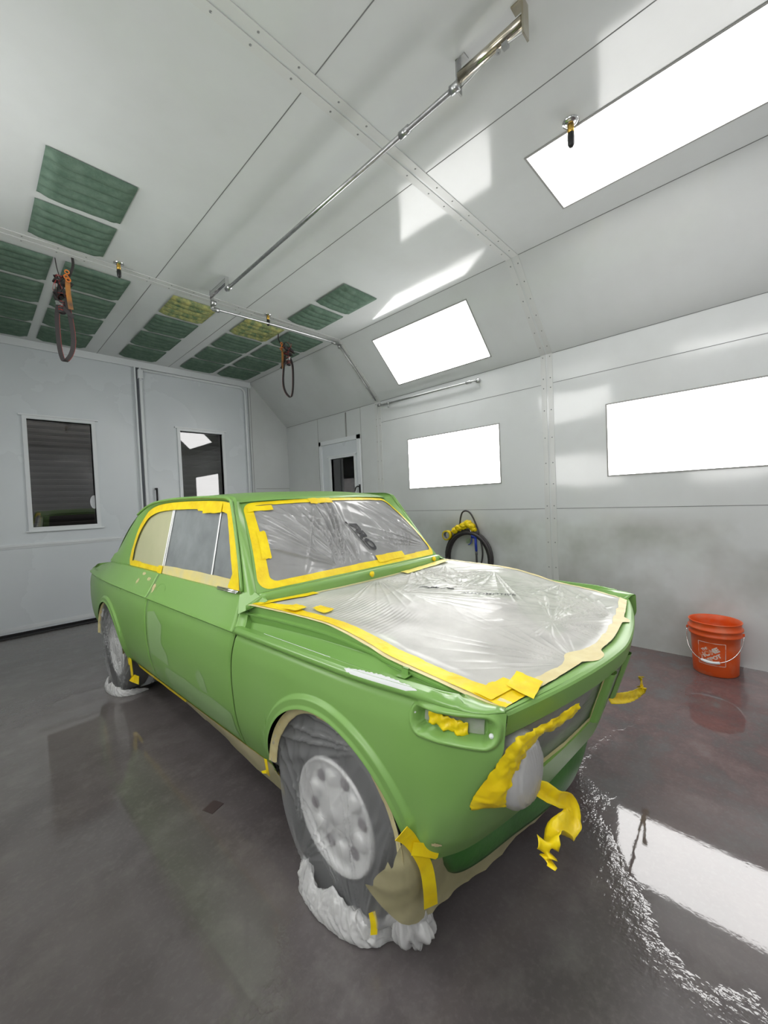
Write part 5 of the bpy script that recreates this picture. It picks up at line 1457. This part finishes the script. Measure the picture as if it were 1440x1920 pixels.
for (r_, h_) in pr:
    for k in range(n):
        a = 2*PI*k/n; cr_ = .0011*math.sin(a*1+3)*abs(math.sin(23*math.cos(a)*r_/.09))*(r_/.09)+.0007*math.sin(r_*420)*(r_ > .06)+.0015*float(vn(a*6, r_*30, 2))*(r_/.09)
        V.append(((r_+cr_*.5)*math.cos(a), h_-cr_*1.5, (r_+cr_*.5)*math.sin(a)))
F = [(i*n+k, i*n+(k+1) % n, (i+1)*n+(k+1) % n, (i+1)*n+k) for i in range(59) for k in range(n)]
mk('film', V, F, F_LAMP, t, True)
c = HLc(1)
t = mroot('headlamp_film', 'plastic film over the far headlamp, barely visible behind the nose', 'masking film', tuple(c))
mk('film', V, F, F_LAMP, t, True)
base = (-.68, -.56, .66)
t = mroot('headlamp_tape', 'wide yellow tape following the fender edge around the near headlamp', 'tape', base)
Ea = catmull([(-.44, -.662, .768), (-.50, -.645, .760), (-.60, -.618, .755), (-.66, -.600, .755), (-.699, -.589, .745), (-.713, -.560, .690), (-.724, -.520, .620), (-.724, -.500, .580), (-.716, -.492, .556)], 9)
Eb = catmull([(-.425, -.645, .722), (-.480, -.630, .712), (-.550, -.610, .712), (-.603, -.603, .706), (-.640, -.596, .690), (-.670, -.590, .660), (-.688, -.578, .618), (-.664, -.570, .580), (-.602, -.565, .553)], 9)
nA = len(Ea); Eb = Eb+np.stack([ragged(nA, .005, 7, 5), 0*np.arange(nA), ragged(nA, .004, 8, 6)], -1)
P = np.zeros((nA, 17, 3))
for k in range(17):
    s_ = k/16; P[:, k] = Ea*(1-s_)+Eb*s_+np.array([-.3, -1, 0])*.010*math.sin(PI*s_)
P += ((fbm(P[..., 0]*40+P[..., 2]*35, P[..., 1]*40+P[..., 2]*20, 3, 3)-.5)*.012+.006*np.abs(vn(P[..., 0]*60+P[..., 2]*20, P[..., 2]*60-P[..., 0]*20, 8)*2-1)+.004*folds(P[..., 0], P[..., 2], 2.2, .03, 3))[..., None]*np.array([-.3, -1, .2])+np.array([-.0028, -.0022, 0])
cobj('tape', P, gridF(nA, 17), TAPE, t, base)

RIB = [(-.584, -.600, .587), (-.548, -.616, .562), (-.512, -.634, .532), (-.468, -.645, .500), (-.475, -.655, .470), (-.560, -.660, .492), (-.640, -.660, .520), (-.664, -.660, .500), (-.672, -.660, .482)]
# ---- loose tape ribbons hanging off the nose
def loose(pts, wds, side, label, base, m=TAPE, seed=1):
    t_ = MB(); L_ = catmull(pts, 8); w_ = np.interp(np.linspace(0, 1, len(L_)), np.linspace(0, 1, len(wds)), wds)
    S = resamp(np.array(side, float), len(L_)); T = np.gradient(L_, axis=0); T /= np.linalg.norm(T, axis=1, keepdims=True)
    S = S-T*np.sum(S*T, axis=1, keepdims=True); S /= np.linalg.norm(S, axis=1, keepdims=True); Nn_ = np.cross(T, S)
    P = np.zeros((len(L_), 9, 3)); rr_ = np.random.RandomState(seed)
    for k in range(9):
        s_ = k/8-.5; cr_ = .010*np.sin(np.linspace(0, 9, len(L_))+s_*4)*s_*2+.012*(s_*2)**2*np.sin(np.linspace(0, 5, len(L_)))
        P[:, k] = L_+S*(w_*s_)[:, None]+Nn_*cr_[:, None]
    P += (fbm(P[..., 0]*45+P[..., 2]*30, P[..., 1]*45+P[..., 2]*30, seed, 3)-.5)[..., None]*Nn_[:, None, :]*.014
    p_ = CARM @ Vector(base); o = mk('tape_ribbon', P.reshape(-1, 3)-np.array(base), gridF(len(L_), 9), m, None, True, solid=.0012); o.location = p_; o.rotation_euler = (0, 0, PSI)
    return tag(o, label, 'tape')
loose(RIB,
      (.034, .044, .036, .040, .050, .056, .060, .054, .034, .008), [(0, .3, 1), (.3, .2, 1), (.7, -.2, .8), (.8, -.2, -.6), (.2, .0, 1)], 'crumpled yellow tape ribbon curling down from under the near headlamp', (-.58, -.65, .50), seed=3)
loose([(.28, -.56, .462), (.42, -.575, .415), (.58, -.58, .362), (.72, -.585, .325), (.79, -.588, .322), (.765, -.59, .365), (.705, -.59, .398), (.69, -.59, .418)],
      (.040, .042, .044, .046, .050, .040, .026, .014), [(0, .2, 1), (0, .2, 1), (.4, .1, .9), (1, 0, .2), (.9, 0, .3)], 'yellow tape ribbon sticking out beyond the far side of the nose', (.55, -.58, .38), seed=6)

# ---- wheel bags
def wheel_bag(y0, label, base, front):
    t = mroot('wheel_film', label, 'masking film', base)
    n, m_ = 260, 96; cy, cz = y0, .298
    P = np.zeros((n, m_, 3)); th = np.linspace(0, 2*PI, n, endpoint=True); s = np.linspace(0, 1, m_)
    TH_, S_ = np.meshgrid(th, s, indexing='ij'); up = sm((np.sin(TH_)+.22)/.34)
    xo_ = -.672-.088
    face = np.clip(S_/.62, 0, 1); out = np.clip((S_-.62)/.38, 0, 1)
    r = .292*face
    # upper part: on to the arch edge; lower part: round the tread
    ra = RA-.012; 
    ay = y0+ra*np.cos(TH_); az = ZA+ra*np.sin(TH_)
    fy, fz = cy+r*np.cos(TH_), cz+r*np.sin(TH_)
    Xf = xo_-.006*np.cos(face*PI/2)-.003
    Xu = Xf*(1-out)+(-.776)*out+.012*np.sin(PI*out)
    Yu = fy*(1-out)+ay*out; Zu = fz*(1-out)+az*out
    ang = out*PI/2*1.0; rl = .292+.018*np.sin(np.minimum(ang*2.2, PI/2)); depth = np.where(out < .3, out/.3*.02, .02+(out-.3)/.7*.17)
    Xl = xo_+depth-.003; Yl = np.where(out > 0, cy+rl*np.cos(TH_), fy); Zl = np.where(out > 0, cz+rl*np.sin(TH_), fz)
    P[..., 0] = Xl*(1-up)+Xu*up; P[..., 1] = Yl*(1-up)+Yu*up; P[..., 2] = np.maximum(Zl*(1-up)+Zu*up, .004)
    A_, B_ = P[..., 1]-y0, P[..., 2]
    h = 0
    if front:
        for (px, py, Rr, k, s_, a0, a1, am) in ((-.20, .60, .40, 17, 1, -.55, .7, 1.2), (-.30, .50, .26, 16, 2, -2.1, -1.0, .9), (-.12, .0, .42, 22, 4, .6, 2.0, 1.1), (.20, .05, .3, 16, 5, 1.2, 2.7, 1.)):
            h = h+pinch(A_, B_, px, py, Rr, k, s_, a0, a1)*am
    else:
        for (px, py, Rr, k, s_, a0, a1, am) in ((.0, .66, .3, 26, 1, -2.2, -.9, 1.), (-.2, .05, .35, 26, 4, .4, 2.2, 1.3), (.25, .1, .3, 20, 6, 1.5, 2.9, 1.)):
            h = h+pinch(A_, B_, px, py, Rr, k, s_, a0, a1)*am
    h = h*.018+.003*(fbm(A_*4, B_*4, 4, 2)-.4)*sm(face*1.5)
    P[..., 0] -= h*(.25+.75*sm(face*2))
    cobj('film', P, gridF(n, m_), F_WHEEL, t, base)
    # tape inside the arch
    q = np.linspace(.12, PI*.985, 80); rin = RA-(.028 if front else .012)+ragged(80, .005 if front else .002, 6, 3)
    V = []
    for k in range(80):
        for (r_, x) in ((RA-.001, -.786), (RA-.006, -.783), (rin[k], -.779), (rin[k]-.004, -.772)): V.append((x, y0+r_*math.cos(q[k]), ZA+r_*math.sin(q[k])))
    cobj('tan_tape_edge', V, gridF(80, 4), TAN, t, base)
    # gathered film round the foot of the tyre
    path = catmull([(-.58, y0+.20), (-.70, y0+.21), (-.785, y0+.15), (-.812, y0+.05), (-.806, y0-.07), (-.765, y0-.16), (-.69, y0-.20), (-.60, y0-.19)], 12)
    path = resamp(path, 420); i_s = 200/420; kk = 60; V = []; L_ = len(path)
    T = np.gradient(path, axis=0); T /= np.linalg.norm(T, axis=1, keepdims=True); Nr = np.stack([T[:, 1], -T[:, 0]], -1)
    if (Nr[L_//2] @ np.array([-1, 0])) < 0: Nr = -Nr
    for i_ in range(L_):
        i = i_*i_s; e_ = math.sin(PI*(i_+.5)/L_)**.4; hh = (.082 if front else .060)*(.6+.7*float(vn(i*.045, 1., 3)))*e_; ww = (.026 if front else .016)*(.7+.7*float(vn(i*.06, 3., 5)))*e_
        for k in range(kk):
            a = 2*PI*k/kk; cr_ = 1+.55*(float(fbm(i*.10, math.cos(a)*2+4, 7, 3))-.5)+.30*(abs(float(vn(i*.13+a*.5, a*1.2, 9))-.5)*2-.5)+.12*(abs(float(vn(i*.35-a*.9, a*2.5, 19))-.5)*2-.5)
            kq = i*(.085)+1.4*float(vn(a*.9+3, i*.05, 11))+.5*math.sin(a); fq = kq-math.floor(kq); cr_ *= .84+.42*(1-abs(2*fq-1))**1.5*(.4+float(vn(math.floor(kq)+.5, 2., 6)))
            rad = math.cos(a)*ww*cr_; zz = (math.sin(a)*.5+.5)*hh*(.85+.25*cr_)
            lean = -.028*(zz/.10)
            V.append((path[i_, 0]+Nr[i_, 0]*(rad+lean), path[i_, 1]+Nr[i_, 1]*(rad+lean), max(zz, .001)))
    F = [(i*kk+k, i*kk+(k+1) % kk, (i+1)*kk+(k+1) % kk, (i+1)*kk+k) for i in range(L_-1) for k in range(kk)]
    cobj('gathered_film', V, F, F_BUN, t, base)
    return t
wb_f = wheel_bag(0, 'clear plastic film bagging the front wheel, bunched up at the floor', (-.76, 0, 0), True)
wb_r = wheel_bag(2.5, 'clear plastic film bagging the rear wheel', (-.76, 2.5, 0), False)
# tan scrap trapped in the front bag
# second bunch of film in front of the wheel
base = (-.66, -.24, 0)
V = []; nA, nB = 90, 96
for i in range(nA):
    s_ = i/(nA-1); z = .245*(1-s_); cx = -.715+.045*s_; cyy = -.285+.035*s_
    rad = .018+.050*math.sin(PI*min(1, s_*1.02)**1.7)**.9
    for k in range(nB):
        a = 2*PI*k/nB; f_ = 1+.5*(float(fbm(math.sin(a)*2+5, math.cos(a)*2+s_*3, 3, 3))-.5)+.34*(abs(float(vn(math.cos(a)*3+4, math.sin(a)*3+s_*3, 9))-.5)*2-.5)+.12*(abs(float(vn(math.cos(a)*7+4, math.sin(a)*7+s_*9, 29))-.5)*2-.5)
        V.append((cx+rad*f_*math.cos(a), cyy+rad*f_*math.sin(a)*1.0, max(z+.012*math.sin(a*3)*s_*(1-s_)*3, .001) if i < nA-1 else .001))
F = [(i*nB+k, i*nB+(k+1) % nB, (i+1)*nB+(k+1) % nB, (i+1)*nB+k) for i in range(nA-1) for k in range(nB)]
o = mk('film_bunch', np.array(V)-np.array(base), F, F_BUN, None, True); o.location = CARM @ Vector(base); o.rotation_euler = (0, 0, PSI)
tag(o, 'knotted bunch of white plastic film touching the floor ahead of the front wheel', 'masking film')

# ---- masking paper under the nose and along the sill
base = (-.45, -.36, .10)
t = mroot('masking_paper', 'brown masking paper hanging below the nose, behind the air dam', 'masking paper', base)
pl = catmull([(-.812, -.235), (-.800, -.290), (-.770, -.335), (-.70, -.352), (-.60, -.362), (-.45, -.385), (-.25, -.42), (0, -.45), (.3, -.42), (.6, -.36)], 9)
zt_ = np.interp(np.arange(len(pl)), [0, 10, 18, 30, len(pl)-1], [.305, .352, .45, .385, .37]); zb_ = np.interp(np.arange(len(pl)), [0, 8, 20, 32, 45, 60, len(pl)-1], [.250, .215, .165, .140, .120, .12, .14])
zt_[:9] = np.linspace(.285, .36, 9)
P = np.zeros((len(pl), 14, 3))
for k in range(14):
    s_ = k/13; P[:, k, 0] = pl[:, 0]; P[:, k, 1] = pl[:, 1]+.030*s_-.01*np.sin(PI*s_); P[:, k, 2] = zt_*(1-s_)+zb_*s_
w_ = .030*(fbm(P[..., 0]*8+P[..., 1]*8, P[..., 2]*9, 5, 3)-.5)+.006*folds(P[..., 0], P[..., 2], .6, .05, 5)
P[..., 1] -= w_; P[..., 0] -= .3*w_
cobj('paper', P, gridF(len(pl), 14), PAPER, t, base)
q = catmull([(-.806, -.342, .470), (-.782, -.352, .440), (-.752, -.372, .370), (-.738, -.374, .300), (-.728, -.368, .232)], 8)
m_ = MB(); ribbon(m_, q, np.interp(np.arange(len(q)), [0, 10, 33], [.046, .034, .040]), (.85, -.5, .15)); m_.obj('tape_strip', TAPE, t, base=base)
q = catmull([(-.785, -.360, .425), (-.755, -.378, .412), (-.72, -.395, .390)], 6); m_ = MB(); ribbon(m_, q, [.03]*7+[.03]*5+[.02]*(len(q)-12), (0, .2, 1)); m_.obj('tape_strip', TAPE, t, base=base)
base = (-.73, 1.2, .2)
t = mroot('sill_paper', 'long strip of brown masking paper drooping below the door sill', 'masking paper', base)
yy = np.linspace(.325, 2.03, 120)
zb_ = np.interp(yy, [.32, .36, .52, .91, 1.26, 1.6, 1.85, 2.03], [.215, .175, .180, .212, .240, .262, .262, .296])+ragged(120, .004, 9, 3)
P = np.zeros((120, 8, 3))
for k in range(8):
    s_ = k/7; P[:, k, 1] = yy; P[:, k, 2] = .306*(1-s_)+zb_*s_; P[:, k, 0] = -(HW(yy, .302)-.002)+.035*s_**1.5
P[..., 0] += .014*(fbm(P[..., 1]*4, P[..., 2]*12, 3, 3)-.5)
cobj('paper', P, gridF(120, 8), PAPER, t, base)
q = np.linspace(0, 1, 120); wd = np.where(yy > 1.25, .020, .006)*(.8+.4*fbm(yy*5, yy*0, 3, 2)); V = []
for k in range(120): V += [(-(float(HW(yy[k], .308))+.0025), yy[k], .309), (-(float(HW(yy[k], .302))+.0015), yy[k], .302), (-(float(HW(yy[k], .302))-.004), yy[k], .302-wd[k])]
cobj('tape_strip', V, gridF(120, 3), TAPE, t, base)
def ctape(pts, w, side, label, base, nm='tape_strip'):
    m_ = MB(); ribbon(m_, catmull(pts, 5), w, side); o = m_.obj(nm, TAPE, base=base); o.location = CARM @ Vector(base); o.rotation_euler = (0, 0, PSI); return tag(o, label, 'tape')
ctape([(-.750, 2.20, .285), (-.752, 2.14, .300), (-.752, 2.12, .23), (-.750, 2.11, .195), (-.745, 2.0, .205)], .052, (0, 1, .2), 'folded yellow tape strip beside the rear wheel at the sill end', (-.75, 2.1, .2))
ctape([(-.790, .345, .375), (-.788, .338, .33), (-.775, .36, .300), (-.77, .40, .296)], .018, (0, 1, 0), 'small yellow tape tab where the sill meets the front wheel arch', (-.78, .35, .33))
ctape([(-.765, -.175, .115), (-.768, -.185, .09), (-.775, -.19, .065)], .020, (.8, -.6, 0), 'thin yellow tape end poking from film below the front wheel', (-.765, -.175, .05))

door_ = [o_ for o_ in bpy.data.objects if o_.name == 'door'][0]
door_patch([(.62, .455), (.80, .47), (.93, .462), (1.10, .475), (1.22, .47), (1.35, .475), (1.40, .42), (1.36, .36), (1.10, .335), (.80, .33), (.62, .34)], 1, parent=door_)
door_patch([(.84, .475), (.90, .475), (.94, .51), (.945, .55), (.90, .575), (.86, .55), (.84, .51)], 2, parent=door_)
door_patch([(1.30, .49), (1.58, .50), (1.59, .74), (1.48, .76), (1.36, .70), (1.38, .60), (1.31, .55)], 3, parent=door_)
EXPO=0.

# ------------------------------------------------------------------ camera, world, colour
cam = bpy.data.cameras.new('camera'); co = bpy.data.objects.new('camera', cam); COL.objects.link(co)
cam.sensor_fit = 'HORIZONTAL'; cam.sensor_width = 36.; cam.lens = F_PX*36./1440.; cam.clip_start = .02
cy, sy, cp_, sp_ = math.cos(YAW), math.sin(YAW), math.cos(PITCH), math.sin(PITCH)
fw = Vector((sy*cp_, cy*cp_, sp_)); r = Vector((cy, -sy, 0)); u = r.cross(fw)
cr, sr = math.cos(ROLL), math.sin(ROLL)
r2 = cr*r+sr*u; u2 = -sr*r+cr*u
M4 = Matrix((( r2[0], u2[0], -fw[0], 0), (r2[1], u2[1], -fw[1], 0), (r2[2], u2[2], -fw[2], CAM_H), (0, 0, 0, 1)))
co.matrix_world = M4
SC.camera = co
w = bpy.data.worlds.new('world'); SC.world = w; w.use_nodes = True
w.node_tree.nodes['Background'].inputs[0].default_value = (.5, .5, .5, 1); w.node_tree.nodes['Background'].inputs[1].default_value = .02
SC.view_settings.view_transform = 'Standard'; SC.view_settings.look = 'None'; SC.view_settings.gamma = 1.; SC.view_settings.use_curve_mapping = False
SC.view_settings.exposure = EXPO
SC.cycles.max_bounces = 8; SC.cycles.transparent_max_bounces = 12; SC.cycles.diffuse_bounces = 5; SC.cycles.glossy_bounces = 4
